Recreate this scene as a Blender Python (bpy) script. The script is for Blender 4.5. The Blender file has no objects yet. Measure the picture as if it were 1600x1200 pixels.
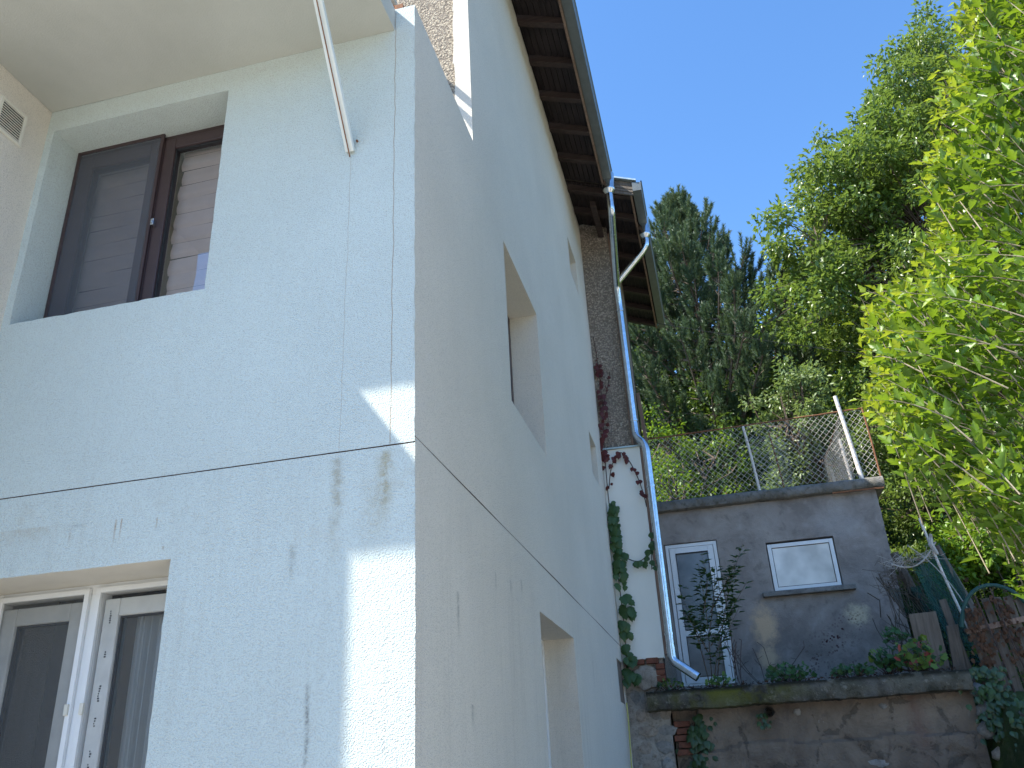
import bpy, math, random
import numpy as np
from mathutils import Vector, Matrix, noise as mnoise

S = bpy.context.scene
COL = S.collection
R = math.radians

# ---------------------------------------------------------------- camera, sky, sun, exposure
cam_data = bpy.data.cameras.new("camera")
cam = bpy.data.objects.new("camera", cam_data)
COL.objects.link(cam)
S.camera = cam
cam_data.sensor_fit = 'HORIZONTAL'
cam_data.sensor_width = 36.0
cam_data.lens = 36.0 * 1324.83 / 1600.0
cam_data.clip_start = 0.05
cam_data.clip_end = 3000
yaw, pitch, roll = R(-12.564), R(25.160), R(-3.086)
fwd = Vector((math.sin(yaw) * math.cos(pitch), math.cos(yaw) * math.cos(pitch), math.sin(pitch)))
rt = Vector((math.cos(yaw), -math.sin(yaw), 0))
up = rt.cross(fwd)
c_, s_ = math.cos(roll), math.sin(roll)
r2 = rt * c_ + up * s_
u2 = up * c_ - rt * s_
M3 = Matrix((r2, u2, -fwd)).transposed()
cam.matrix_world = Matrix.Translation((0, 0, 1.6)) @ M3.to_4x4()

SUN_TO = Vector((-1.93, -1.0, 2.7)).normalized()
sun_el = math.asin(SUN_TO.z)
sun_az = math.atan2(SUN_TO.x, SUN_TO.y)
world = bpy.data.worlds.new("World")
S.world = world
world.use_nodes = True
wn = world.node_tree.nodes
wn.clear()
sky = wn.new('ShaderNodeTexSky')
sky.sky_type = 'NISHITA'
sky.sun_disc = False
sky.sun_elevation = sun_el
sky.sun_rotation = sun_az
sky.altitude = 600
sky.air_density = 1.0
sky.dust_density = 0.3
sky.ozone_density = 3.0
bg = wn.new('ShaderNodeBackground')
bg.inputs['Strength'].default_value = 0.15
wo = wn.new('ShaderNodeOutputWorld')
hs = wn.new('ShaderNodeHueSaturation')
hs.inputs['Saturation'].default_value = 1.16
world.node_tree.links.new(sky.outputs[0], hs.inputs['Color'])
world.node_tree.links.new(hs.outputs[0], bg.inputs[0])
world.node_tree.links.new(bg.outputs[0], wo.inputs[0])

sun_d = bpy.data.lights.new("sun", 'SUN')
sun_d.energy = 5.0
sun_d.angle = R(0.53)
sun_d.color = (1.0, 0.94, 0.84)
sun = bpy.data.objects.new("sun", sun_d)
sun.rotation_euler = SUN_TO.to_track_quat('Z', 'Y').to_euler()
COL.objects.link(sun)

S.view_settings.view_transform = 'Standard'
S.view_settings.look = 'None'
S.view_settings.gamma = 1.0
S.view_settings.use_curve_mapping = False
S.view_settings.exposure = 1.32
S.cycles.max_bounces = 8
S.cycles.diffuse_bounces = 4
S.cycles.transparent_max_bounces = 12


# ---------------------------------------------------------------- node helpers
class NT:
    def __init__(self, name):
        self.m = bpy.data.materials.new(name)
        self.m.use_nodes = True
        self.t = self.m.node_tree
        self.t.nodes.clear()
        self.out = self.t.nodes.new('ShaderNodeOutputMaterial')
        self.geo = None

    def n(self, kind, **kw):
        nd = self.t.nodes.new(kind)
        for k, v in kw.items():
            setattr(nd, k, v)
        return nd

    def put(self, sock, v):
        if isinstance(v, bpy.types.NodeSocket):
            self.t.links.new(v, sock)
        elif isinstance(v, (tuple, list)):
            sock.default_value = tuple(v) + ((1.0,) if len(v) == 3 and sock.type == 'RGBA' else ())
        else:
            sock.default_value = v

    def pos(self):
        if self.geo is None:
            self.geo = self.n('ShaderNodeNewGeometry')
        return self.geo.outputs['Position']

    def scale(self, v, s):
        mp = self.n('ShaderNodeMapping')
        self.put(mp.inputs[0], v)
        mp.inputs['Scale'].default_value = s
        return mp.outputs[0]

    def noise(self, vec, scale, detail=3.0, rough=0.5, dist=0.0):
        nd = self.n('ShaderNodeTexNoise')
        self.put(nd.inputs['Vector'], vec)
        nd.inputs['Scale'].default_value = scale
        nd.inputs['Detail'].default_value = detail
        nd.inputs['Roughness'].default_value = rough
        nd.inputs['Distortion'].default_value = dist
        return nd.outputs['Fac']

    def voro(self, vec, scale, feature='F1', out='Distance'):
        nd = self.n('ShaderNodeTexVoronoi', feature=feature)
        self.put(nd.inputs['Vector'], vec)
        nd.inputs['Scale'].default_value = scale
        return nd.outputs[out]

    def math(self, op, a, b=0.0, c=0.0, clamp=False):
        nd = self.n('ShaderNodeMath', operation=op, use_clamp=clamp)
        self.put(nd.inputs[0], a)
        self.put(nd.inputs[1], b)
        if len(nd.inputs) > 2:
            self.put(nd.inputs[2], c)
        return nd.outputs[0]

    def rng(self, v, a, b, c=0.0, d=1.0, smooth=False):
        nd = self.n('ShaderNodeMapRange', interpolation_type='SMOOTHSTEP' if smooth else 'LINEAR')
        self.put(nd.inputs[0], v)
        for i, q in enumerate((a, b, c, d)):
            nd.inputs[i + 1].default_value = q
        return nd.outputs[0]

    def mix(self, f, a, b, mode='MIX'):
        nd = self.n('ShaderNodeMix', data_type='RGBA', blend_type=mode)
        self.put(nd.inputs[0], f)
        self.put(nd.inputs[6], a)
        self.put(nd.inputs[7], b)
        return nd.outputs[2]

    def bump(self, h, dist, strength=1.0, normal=None):
        nd = self.n('ShaderNodeBump')
        nd.inputs['Strength'].default_value = strength
        nd.inputs['Distance'].default_value = dist
        self.put(nd.inputs['Height'], h)
        if normal is not None:
            self.put(nd.inputs['Normal'], normal)
        return nd.outputs[0]

    def xyz(self):
        s = self.n('ShaderNodeSeparateXYZ')
        self.put(s.inputs[0], self.pos())
        return s.outputs

    def bsdf(self, color, rough=0.8, metal=0.0, spec=0.5, normal=None, **kw):
        b = self.n('ShaderNodeBsdfPrincipled')
        self.put(b.inputs['Base Color'], color)
        self.put(b.inputs['Roughness'], rough)
        self.put(b.inputs['Metallic'], metal)
        self.put(b.inputs['Specular IOR Level'], spec)
        if normal is not None:
            self.put(b.inputs['Normal'], normal)
        for k, v in kw.items():
            self.put(b.inputs[k], v)
        return b.outputs[0]

    def done(self, sh):
        self.t.links.new(sh, self.out.inputs[0])
        return self.m


def smear(N, cu, cz, u0, z0, wu, hz, px, strength, top=0.05, nscale=30.0):
    """stain with a sharp upper end at z0 running down hz metres, centred on u0"""
    wob = N.math('MULTIPLY', N.math('SUBTRACT', N.noise(N.scale(N.pos(), (1, 1, 3)), 2.0, 2), 0.5), wu * 1.6)
    du = N.math('DIVIDE', N.math('SUBTRACT', N.math('ADD', cu, wob), u0), wu)
    g = N.math('POWER', 2.718, N.math('MULTIPLY', N.math('MULTIPLY', du, du), -1.0))
    dz = N.math('DIVIDE', N.math('SUBTRACT', z0, cz), hz)
    a = N.rng(dz, 0.0, top, 0, 1, True)
    b = N.rng(dz, 0.25, 1.0, 1, 0, True)
    n = N.rng(N.noise(N.scale(N.pos(), px), nscale, 4, 0.65), 0.40, 0.62)
    v = N.math('MULTIPLY', N.math('MULTIPLY', g, a), N.math('MULTIPLY', b, N.math('ADD', N.math('MULTIPLY', n, 0.75), 0.25)))
    return N.math('MULTIPLY', v, strength, clamp=True)


def m_stucco(name, base, axis):
    """painted grain render; axis: 'x' for the wall that runs along x, 'y' for the one along y"""
    N = NT(name)
    X, Y, Z = N.xyz()[:3]
    U = X if axis == 'x' else Y
    g1 = N.noise(N.pos(), 150.0, 3, 0.6)
    g2 = N.voro(N.pos(), 150.0)
    g3 = N.noise(N.pos(), 30.0, 2, 0.5)
    h = N.math('ADD', N.math('MULTIPLY', g1, 0.75), N.math('ADD', N.math('MULTIPLY', g2, -0.70), N.math('MULTIPLY', g3, 0.12)))
    big = N.noise(N.pos(), 0.9, 4, 0.55)
    col = N.mix(N.rng(big, 0.3, 0.7), tuple(c * 0.95 for c in base), tuple(min(c * 1.04, 0.9) for c in base))
    # hollows of the grain tinted darker
    col = N.mix(N.rng(h, 0.12, -0.15, 0, 0.30), col, (0.33, 0.32, 0.29))
    # rain streaks
    st = N.noise(N.scale(N.pos(), (9, 9, 0.5)), 1.7, 4, 0.6)
    st2 = N.noise(N.pos(), 1.1, 3, 0.5)
    low = N.rng(Z, 3.3, 2.4, 0.25, 1.0, True)
    f = N.math('MULTIPLY', N.math('MULTIPLY', N.rng(st, 0.50, 0.78), N.rng(st2, 0.35, 0.65)), N.math('MULTIPLY', low, 0.30))
    col = N.mix(f, col, (0.34, 0.31, 0.26))
    # speckle of dirt
    sp = N.noise(N.pos(), 55.0, 2, 0.7)
    f = N.math('MULTIPLY', N.rng(sp, 0.70, 0.76), N.math('MULTIPLY', N.rng(N.noise(N.pos(), 2.3, 2), 0.5, 0.68), 0.5))
    col = N.mix(f, col, (0.22, 0.21, 0.19))
    if axis == 'x':
        for (u0, z0, wu, hz, k, c, ns) in (
                (-1.575, 2.985, 0.026, 0.62, 0.62, (0.30, 0.26, 0.17), 30),
                (-1.345, 2.990, 0.034, 0.50, 0.72, (0.33, 0.27, 0.14), 30),
                (-1.40, 2.86, 0.045, 0.42, 0.30, (0.33, 0.29, 0.19), 30),
                (-1.66, 2.02, 0.010, 0.55, 0.75, (0.13, 0.13, 0.12), 60),
                (-1.77, 2.60, 0.016, 0.22, 0.42, (0.16, 0.15, 0.12), 45),
                (-3.20, 2.83, 0.18, 0.10, 0.42, (0.35, 0.27, 0.16), 25),
                (-2.90, 2.815, 0.028, 0.022, 0.95, (0.16, 0.15, 0.14), 12),
                (-2.935, 2.80, 0.005, 0.09, 0.8, (0.28, 0.17, 0.08), 12),
                (-2.69, 2.82, 0.005, 0.16, 0.75, (0.30, 0.18, 0.08), 12),
                (-2.66, 2.82, 0.004, 0.14, 0.75, (0.30, 0.18, 0.08), 12),
                (-2.47, 2.80, 0.004, 0.07, 0.75, (0.30, 0.20, 0.08), 12),
                (-2.42, 2.66, 0.006, 0.03, 0.6, (0.25, 0.18, 0.10), 12)):
            col = N.mix(smear(N, U, Z, u0, z0, wu, hz, (1, 1, 1), k, nscale=ns), col, c)
        # hairline cracks above the joint
        for (u0, za, zb, w, k) in ((-1.322, 3.0, 5.72, 0.0032, 0.75), (-1.570, 3.0, 4.72, 0.0026, 0.38)):
            wob = N.math('MULTIPLY', N.math('SUBTRACT', N.noise(N.scale(N.pos(), (0, 0, 1)), 3.5, 5, 0.6), 0.5), 0.035)
            d = N.math('ABSOLUTE', N.math('SUBTRACT', N.math('ADD', U, wob), u0))
            f = N.math('MULTIPLY', N.rng(d, w * 0.4, w, 1, 0), N.math('MULTIPLY', N.rng(Z, za, za + 0.02), N.rng(Z, zb - 0.02, zb, 1, 0)))
            col = N.mix(N.math('MULTIPLY', f, k), col, (0.30, 0.22, 0.14))
        f = N.rng(N.noise(N.scale(N.pos(), (1, 1, 1.6)), 3.0, 5, 0.7), 0.56, 0.74)
        f = N.math('MULTIPLY', f, N.math('MULTIPLY', N.rng(Z, 2.99, 2.90), N.rng(Z, 2.2, 2.8)))
        col = N.mix(N.math('MULTIPLY', f, 0.30), col, (0.40, 0.36, 0.27))
    else:
        for (u0, z0, wu, hz, k) in ((3.95, 2.45, 0.018, 0.28, 0.6), (4.15, 1.95, 0.02, 0.14, 0.55), (5.05, 2.72, 0.02, 0.10, 0.5),
                                    (5.35, 2.78, 0.02, 0.12, 0.5), (4.7, 2.7, 0.012, 0.16, 0.45), (8.2, 2.6, 0.02, 0.3, 0.3)):
            col = N.mix(smear(N, U, Z, u0, z0, wu, hz, (1, 1, 1), k, nscale=40), col, (0.12, 0.13, 0.12))
        f = N.rng(N.noise(N.scale(N.pos(), (1, 14, 0.35)), 1.6, 4, 0.6), 0.52, 0.80)
        col = N.mix(N.math('MULTIPLY', f, N.rng(Z, 3.1, 2.2, 0.0, 0.16)), col, (0.30, 0.30, 0.26))
    nrm = N.bump(h, 0.0055, 1.0)
    return N.done(N.bsdf(col, 0.86, spec=0.25, normal=nrm))


def m_roughcast(name, base, dark, scale=70.0, dist=0.012):
    N = NT(name)
    v = N.voro(N.pos(), scale)
    n = N.noise(N.pos(), scale * 0.8, 4, 0.65)
    h = N.math('SUBTRACT', N.math('MULTIPLY', n, 1.3), N.math('MULTIPLY', v, 0.9))
    big = N.noise(N.pos(), 1.4, 4, 0.6)
    cc = N.voro(N.pos(), scale, out='Color')
    sep = N.n('ShaderNodeSeparateColor')
    N.put(sep.inputs[0], cc)
    col = N.mix(sep.outputs[0], tuple(c * 0.72 for c in base), tuple(c * 1.3 for c in base))
    col = N.mix(N.rng(h, 0.45, 0.05, 0, 0.85), col, dark)
    col = N.mix(N.rng(big, 0.45, 0.75, 0, 0.4), col, dark)
    return N.done(N.bsdf(col, 0.9, spec=0.2, normal=N.bump(h, dist, 1.0)))


def m_rough(name, c1, c2, c3=None, scale=4.0, bscale=60.0, dist=0.004, rough=0.85, spot=None, spec=0.3):
    """generic weathered mineral / painted surface"""
    N = NT(name)
    a = N.noise(N.pos(), scale, 6, 0.62, 0.3)
    b = N.noise(N.pos(), scale * 3.7, 5, 0.65)
    col = N.mix(N.rng(a, 0.33, 0.67), c1, c2)
    if c3:
        col = N.mix(N.rng(b, 0.50, 0.68, 0, 0.8), col, c3)
    if spot:
        col = N.mix(N.rng(N.noise(N.pos(), scale * 9, 3, 0.7), 0.62, 0.68, 0, 0.9), col, spot)
    h = N.math('ADD', N.noise(N.pos(), bscale, 5, 0.65), N.math('MULTIPLY', b, 1.2))
    return N.done(N.bsdf(col, rough, spec=spec, normal=N.bump(h, dist, 1.0)))


def m_plain(name, c, rough=0.5, metal=0.0, spec=0.5, var=0.08, scale=8.0, dist=0.0008, bscale=40.0):
    N = NT(name)
    a = N.noise(N.pos(), scale, 4, 0.6)
    col = N.mix(N.rng(a, 0.3, 0.7), tuple(x * (1 - var) for x in c), tuple(x * (1 + var) for x in c))
    rg = N.rng(N.noise(N.pos(), scale * 2.1, 3), 0.3, 0.7, rough * 0.85, min(1, rough * 1.15))
    return N.done(N.bsdf(col, rg, metal, spec, N.bump(N.noise(N.pos(), bscale, 3), dist, 1.0)))


def m_wood(name, c1, c2, axis, rough=0.75):
    N = NT(name)
    sc = {'x': (1.5, 26, 26), 'y': (26, 1.5, 26), 'z': (26, 26, 1.5)}[axis]
    g = N.noise(N.scale(N.pos(), sc), 1.6, 6, 0.65, 0.4)
    col = N.mix(N.rng(g, 0.32, 0.68), c1, c2)
    col = N.mix(N.rng(N.noise(N.pos(), 3.1, 4, 0.6), 0.45, 0.75, 0, 0.5), col, tuple(x * 0.5 for x in c1))
    return N.done(N.bsdf(col, rough, spec=0.25, normal=N.bump(g, 0.004, 0.9)))


def m_glass(name, tint=(0.85, 0.9, 0.92), rough=0.0, dark=0.0):
    N = NT(name)
    fr = N.n('ShaderNodeFresnel')
    fr.inputs['IOR'].default_value = 1.5
    wav = N.bump(N.noise(N.pos(), 3.0, 1), 0.0022, 0.5)
    N.put(fr.inputs['Normal'], wav)
    gl = N.n('ShaderNodeBsdfGlossy')
    gl.inputs['Roughness'].default_value = rough
    N.put(gl.inputs['Normal'], wav)
    tr = N.n('ShaderNodeBsdfTransparent')
    N.put(tr.inputs[0], tint)
    mx = N.n('ShaderNodeMixShader')
    f = N.math('MULTIPLY', fr.outputs[0], 3.6, clamp=True)
    N.put(mx.inputs[0], f)
    N.put(mx.inputs[1], tr.outputs[0])
    N.put(mx.inputs[2], gl.outputs[0])
    return N.done(mx.outputs[0])


def m_screen(name, col, cover):
    """insect mesh too fine to resolve: part opaque, part see-through"""
    N = NT(name)
    d = N.n('ShaderNodeBsdfDiffuse')
    N.put(d.inputs[0], col)
    tr = N.n('ShaderNodeBsdfTransparent')
    mx = N.n('ShaderNodeMixShader')
    N.put(mx.inputs[0], cover)
    N.put(mx.inputs[1], tr.outputs[0])
    N.put(mx.inputs[2], d.outputs[0])
    return N.done(mx.outputs[0])


def m_leaf(name, c1, c2, c3, trans=0.38, rough=0.45, spec=0.4, tcol=None, spots=0.0):
    N = NT(name)
    at = N.n('ShaderNodeAttribute', attribute_name='tint')
    oi = N.n('ShaderNodeObjectInfo')
    t = N.math('FRACT', N.math('ADD', at.outputs['Fac'], oi.outputs['Random']))
    big = N.noise(N.pos(), 0.7, 3, 0.6)
    col = N.mix(t, c1, c2)
    col = N.mix(N.rng(N.math('ADD', big, N.math('MULTIPLY', t, 0.25)), 0.50, 0.80), col, c3)
    col = N.mix(N.rng(N.noise(N.pos(), 45.0, 2), 0.3, 0.7, 0, 0.25), col, tuple(x * 0.6 for x in c1))
    pb = N.bsdf(col, rough, spec=spec)
    tl = N.n('ShaderNodeBsdfTranslucent')
    N.put(tl.inputs[0], N.mix(0.5, col, tcol) if tcol else col)
    mx = N.n('ShaderNodeMixShader')
    mx.inputs[0].default_value = trans
    N.put(mx.inputs[1], pb)
    N.put(mx.inputs[2], tl.outputs[0])
    return N.done(mx.outputs[0])


M = {}
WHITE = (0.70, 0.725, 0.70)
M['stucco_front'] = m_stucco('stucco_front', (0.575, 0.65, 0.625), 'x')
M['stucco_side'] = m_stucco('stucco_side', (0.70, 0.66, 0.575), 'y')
M['soffit_paint'] = m_rough('soffit_paint', (0.41, 0.42, 0.38), (0.47, 0.48, 0.44), None, 1.3, 110, 0.0025)
M['reveal_warm'] = m_rough('reveal_warm', (0.60, 0.57, 0.50), (0.68, 0.65, 0.58), None, 1.6, 120, 0.003)
M['roughcast_tan'] = m_roughcast('roughcast_tan', (0.52, 0.46, 0.36), (0.20, 0.17, 0.14), 62.0, 0.016)
M['roughcast_grey'] = m_roughcast('roughcast_grey', (0.40, 0.345, 0.285), (0.16, 0.135, 0.11), 42.0, 0.02)
M['plaster_white'] = m_rough('plaster_white', (0.72, 0.73, 0.68), (0.78, 0.79, 0.74), None, 1.2, 80, 0.0015)
M['groove'] = m_plain('groove_filler', (0.10, 0.065, 0.045), 0.9)
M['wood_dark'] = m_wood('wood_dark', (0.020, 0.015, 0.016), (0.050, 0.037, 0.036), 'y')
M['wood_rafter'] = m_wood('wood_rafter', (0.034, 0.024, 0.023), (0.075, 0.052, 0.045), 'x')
M['wood_trim'] = m_wood('wood_trim', (0.16, 0.10, 0.075), (0.28, 0.20, 0.15), 'z')
M['wood_grey'] = m_wood('wood_grey', (0.085, 0.070, 0.055), (0.17, 0.145, 0.12), 'z')
M['tile'] = m_rough('roof_tile_clay', (0.33, 0.13, 0.07), (0.42, 0.20, 0.11), (0.20, 0.10, 0.07), 6, 50, 0.004)
M['gutter'] = m_plain('gutter_grey_paint', (0.15, 0.165, 0.16), 0.42, 0.3, 0.5, 0.12)
M['zinc'] = m_plain('galvanised_steel', (0.62, 0.66, 0.70), 0.24, 1.0, 0.5, 0.16, 16.0, 0.0015, 22.0)
M['flashing'] = m_plain('flashing_zinc', (0.42, 0.50, 0.50), 0.42, 0.7, 0.5, 0.12)
M['steel_white'] = m_rough('steel_white_paint', (0.62, 0.66, 0.62), (0.70, 0.73, 0.69), None, 5, 60, 0.0008, 0.5)
M['steel_rust'] = m_rough('steel_rust', (0.16, 0.07, 0.035), (0.26, 0.12, 0.06), (0.10, 0.05, 0.03), 14, 90, 0.0015)
M['post_patchy'] = m_rough('post_patchy_paint', (0.60, 0.57, 0.52), (0.66, 0.64, 0.60), (0.33, 0.17, 0.09), 9, 90, 0.0012, 0.7)
M['wire'] = m_rough('wire_galvanised', (0.36, 0.35, 0.32), (0.46, 0.44, 0.40), (0.26, 0.19, 0.13), 3.0, 90, 0.0005, 0.6)
M['pvc'] = m_plain('pvc_white', (0.74, 0.76, 0.76), 0.35, 0, 0.5, 0.03)
M['pvc_cream'] = m_plain('pvc_cream_grille', (0.66, 0.64, 0.55), 0.5, 0, 0.5, 0.05)
M['pvc_film'] = m_plain('pvc_film_dusty', (0.60, 0.61, 0.58), 0.6, 0, 0.4, 0.10)
M['pvc_brown'] = m_plain('pvc_brown', (0.050, 0.030, 0.030), 0.38, 0, 0.5, 0.12)
M['rubber'] = m_plain('rubber_dark', (0.02, 0.022, 0.025), 0.6)
M['blind'] = m_plain('blind_fabric', (0.72, 0.56, 0.52), 0.8, 0, 0.3, 0.05)
M['curtain'] = m_screen('lace_curtain', (0.82, 0.84, 0.84), 0.62)  # extra white and dense; also stands in for sky reflected in the pane
M['screen'] = m_screen('insect_screen', (0.15, 0.165, 0.19), 0.45)
M['screen_grey'] = m_screen('insect_screen_grey', (0.15, 0.16, 0.165), 0.36)
M['screen_clear'] = m_screen('insect_screen_thin', (0.20, 0.21, 0.22), 0.16)
M['glass'] = m_glass('window_glass')
M['glass_dim'] = m_glass('window_glass_dim', (0.35, 0.40, 0.42))
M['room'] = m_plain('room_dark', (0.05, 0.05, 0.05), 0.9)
M['ground'] = m_rough('yard_concrete', (0.35, 0.32, 0.27), (0.43, 0.40, 0.34), (0.26, 0.23, 0.19), 1.2, 30, 0.006)
M['conc_slab'] = m_rough('slab_mossy_concrete', (0.085, 0.08, 0.07), (0.17, 0.16, 0.145), (0.07, 0.075, 0.03), 3.2, 45, 0.018, 0.95, (0.26, 0.25, 0.22))
M['conc_moss'] = m_rough('slab_green_moss', (0.075, 0.085, 0.025), (0.13, 0.13, 0.05), (0.05, 0.045, 0.03), 6.0, 55, 0.016, 0.95)
M['conc_old'] = m_rough('concrete_edge', (0.14, 0.135, 0.12), (0.22, 0.21, 0.19), (0.08, 0.08, 0.06), 4.0, 60, 0.014, 0.95)
M['sill_conc'] = m_rough('sill_concrete', (0.16, 0.155, 0.145), (0.24, 0.235, 0.22), (0.10, 0.10, 0.09), 6.0, 70, 0.006)
M['brick'] = m_rough('brick_red', (0.15, 0.055, 0.035), (0.21, 0.085, 0.055), (0.10, 0.055, 0.045), 9, 60, 0.006)
M['stone'] = m_rough('field_stone', (0.20, 0.19, 0.18), (0.33, 0.32, 0.30), (0.13, 0.125, 0.12), 7, 50, 0.008)
M['stone_warm'] = m_rough('field_stone_warm', (0.26, 0.22, 0.18), (0.38, 0.34, 0.29), (0.18, 0.14, 0.12), 7, 50, 0.008)
M['mortar'] = m_rough('lime_mortar', (0.26, 0.235, 0.20), (0.40, 0.37, 0.33), (0.15, 0.13, 0.11), 6, 60, 0.012)
M['bore_shade'] = m_rough('drain_bore_shade', (0.035, 0.028, 0.02), (0.07, 0.055, 0.04), None, 9, 50, 0.02)
M['bark'] = m_rough('bark_brown', (0.09, 0.065, 0.045), (0.17, 0.13, 0.10), (0.05, 0.04, 0.03), 8, 40, 0.012)
M['bark_pine'] = m_rough('bark_pine', (0.20, 0.10, 0.065), (0.30, 0.18, 0.12), (0.10, 0.06, 0.045), 6, 40, 0.012)
M['bark_pale'] = m_rough('bark_pale_twig', (0.22, 0.19, 0.13), (0.32, 0.27, 0.20), (0.14, 0.12, 0.08), 8, 60, 0.003)
M['twig_dark'] = m_rough('twig_dark', (0.05, 0.035, 0.03), (0.10, 0.07, 0.06), None, 12, 60, 0.002)
M['dry_leaf'] = m_leaf('leaf_dry_brown', (0.10, 0.050, 0.028), (0.16, 0.085, 0.045), (0.07, 0.038, 0.025), 0.2, 0.7, 0.2)
M['cable'] = m_plain('cable_black', (0.03, 0.03, 0.03), 0.6)
M['cable_yellow'] = m_plain('conduit_yellow', (0.45, 0.42, 0.12), 0.5)
M['box_brown'] = m_plain('meter_door_brown', (0.20, 0.165, 0.14), 0.55, 0.2, 0.5, 0.1)
M['netting'] = m_screen('green_shade_net', (0.025, 0.085, 0.075), 0.62)
M['netting_solid'] = m_plain('green_net_bunched', (0.02, 0.07, 0.06), 0.8)
M['l_shrub'] = m_leaf('leaf_bright_green', (0.10, 0.195, 0.018), (0.20, 0.31, 0.028), (0.065, 0.14, 0.016), 0.40, 0.38, 0.45, (0.32, 0.46, 0.015))
M['l_shrub_tip'] = m_leaf('leaf_tip_yellow', (0.19, 0.29, 0.025), (0.30, 0.37, 0.03), (0.16, 0.27, 0.025), 0.45, 0.42, 0.35, (0.5, 0.55, 0.03))
M['l_walnut'] = m_leaf('leaf_walnut', (0.075, 0.135, 0.025), (0.15, 0.225, 0.045), (0.13, 0.18, 0.04), 0.38, 0.36, 0.5, (0.28, 0.40, 0.05))
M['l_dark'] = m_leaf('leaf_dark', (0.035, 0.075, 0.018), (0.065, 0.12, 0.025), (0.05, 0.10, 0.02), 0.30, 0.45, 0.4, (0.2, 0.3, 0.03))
M['l_mid'] = m_leaf('leaf_mid', (0.065, 0.115, 0.02), (0.13, 0.19, 0.035), (0.10, 0.15, 0.03), 0.38, 0.45, 0.35, (0.3, 0.42, 0.03))
M['l_pale'] = m_leaf('leaf_pale', (0.16, 0.22, 0.09), (0.26, 0.32, 0.15), (0.13, 0.20, 0.06), 0.34, 0.4, 0.4, (0.3, 0.4, 0.06))
M['l_needle'] = m_leaf('pine_needles', (0.042, 0.082, 0.048), (0.14, 0.19, 0.09), (0.065, 0.115, 0.065), 0.22, 0.5, 0.35, (0.15, 0.22, 0.05))
M['l_candle'] = m_leaf('pine_candle', (0.20, 0.22, 0.09), (0.26, 0.27, 0.11), (0.15, 0.20, 0.08), 0.2, 0.5, 0.3)
M['l_vine'] = m_leaf('leaf_vine_green', (0.045, 0.10, 0.03), (0.08, 0.15, 0.04), (0.06, 0.12, 0.04), 0.30, 0.4, 0.4)
M['l_vine_red'] = m_leaf('leaf_vine_red', (0.10, 0.018, 0.016), (0.16, 0.035, 0.025), (0.08, 0.02, 0.02), 0.25, 0.45, 0.4)
M['l_geran'] = m_leaf('leaf_geranium', (0.045, 0.12, 0.04), (0.08, 0.18, 0.055), (0.06, 0.14, 0.05), 0.3, 0.5, 0.3)
M['l_autumn'] = m_leaf('leaf_yellow_green', (0.16, 0.25, 0.04), (0.30, 0.30, 0.06), (0.12, 0.22, 0.05), 0.3, 0.5, 0.3)
M['l_red'] = m_leaf('leaf_pinkish_red', (0.42, 0.09, 0.08), (0.52, 0.14, 0.11), (0.36, 0.09, 0.07), 0.3, 0.5, 0.3)
M['l_ivy'] = m_leaf('leaf_ivy', (0.03, 0.065, 0.022), (0.05, 0.10, 0.03), (0.04, 0.08, 0.03), 0.15, 0.35, 0.5)


def m_shed():
    N = NT('shed_cement_render')
    a = N.noise(N.pos(), 1.1, 6, 0.6, 0.5)
    b = N.noise(N.pos(), 5.0, 6, 0.65, 0.4)
    col = N.mix(N.rng(a, 0.35, 0.68), (0.20, 0.178, 0.163), (0.36, 0.33, 0.30))
    col = N.mix(N.rng(b, 0.52, 0.74, 0, 0.55), col, (0.40, 0.38, 0.355))
    col = N.mix(N.rng(b, 0.46, 0.32, 0, 0.5), col, (0.11, 0.10, 0.095))
    X, Y, Z = N.xyz()[:3]

    def blob(x, z, rx, rz, k, c, n0=0.42):
        dx = N.math('DIVIDE', N.math('SUBTRACT', X, x), rx)
        dz = N.math('DIVIDE', N.math('SUBTRACT', Z, z), rz)
        d = N.math('SQRT', N.math('ADD', N.math('MULTIPLY', dx, dx), N.math('MULTIPLY', dz, dz)))
        d = N.math('ADD', d, N.math('MULTIPLY', N.math('SUBTRACT', N.noise(N.pos(), 9.0, 5, 0.7), 0.5), 1.4))
        f = N.rng(d, 0.3, 1.1, k, 0, True)
        return N.mix(f, col, c)
    col = blob(0.62, 3.45, 0.22, 0.36, 1.0, (0.56, 0.42, 0.28))
    col = blob(0.60, 3.02, 0.18, 0.20, 0.9, (0.52, 0.40, 0.27))
    col = blob(1.90, 3.50, 0.20, 0.18, 0.95, (0.56, 0.50, 0.36))
    col = blob(1.9, 4.8, 0.5, 0.3, 0.35, (0.36, 0.36, 0.36))
    # creeper remains: dark red dots
    dots = N.voro(N.pos(), 26.0)
    m = N.rng(N.math('ABSOLUTE', N.math('SUBTRACT', N.math('SUBTRACT', Z, 2.75), N.math('MULTIPLY', N.math('SUBTRACT', X, 0.8), 0.62))), 0.05, 0.30, 1, 0)
    m2 = N.rng(Z, 3.05, 2.75, 0, 0.9)
    mm = N.math('MULTIPLY', N.math('MAXIMUM', m, m2), N.math('MULTIPLY', N.rng(X, 0.9, 1.3), N.rng(X, 1.7, 2.1, 1, 0)))
    mm = N.math('MULTIPLY', mm, N.rng(N.noise(N.pos(), 5.0, 3, 0.7), 0.44, 0.55))
    col = N.mix(N.math('MULTIPLY', N.rng(dots, 0.42, 0.34), mm), col, (0.05, 0.012, 0.012))
    h = N.math('ADD', N.noise(N.pos(), 60, 4, 0.6), N.math('MULTIPLY', b, 1.5))
    return N.done(N.bsdf(col, 0.82, spec=0.3, normal=N.bump(h, 0.006, 0.9)))


M['shed'] = m_shed()


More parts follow.
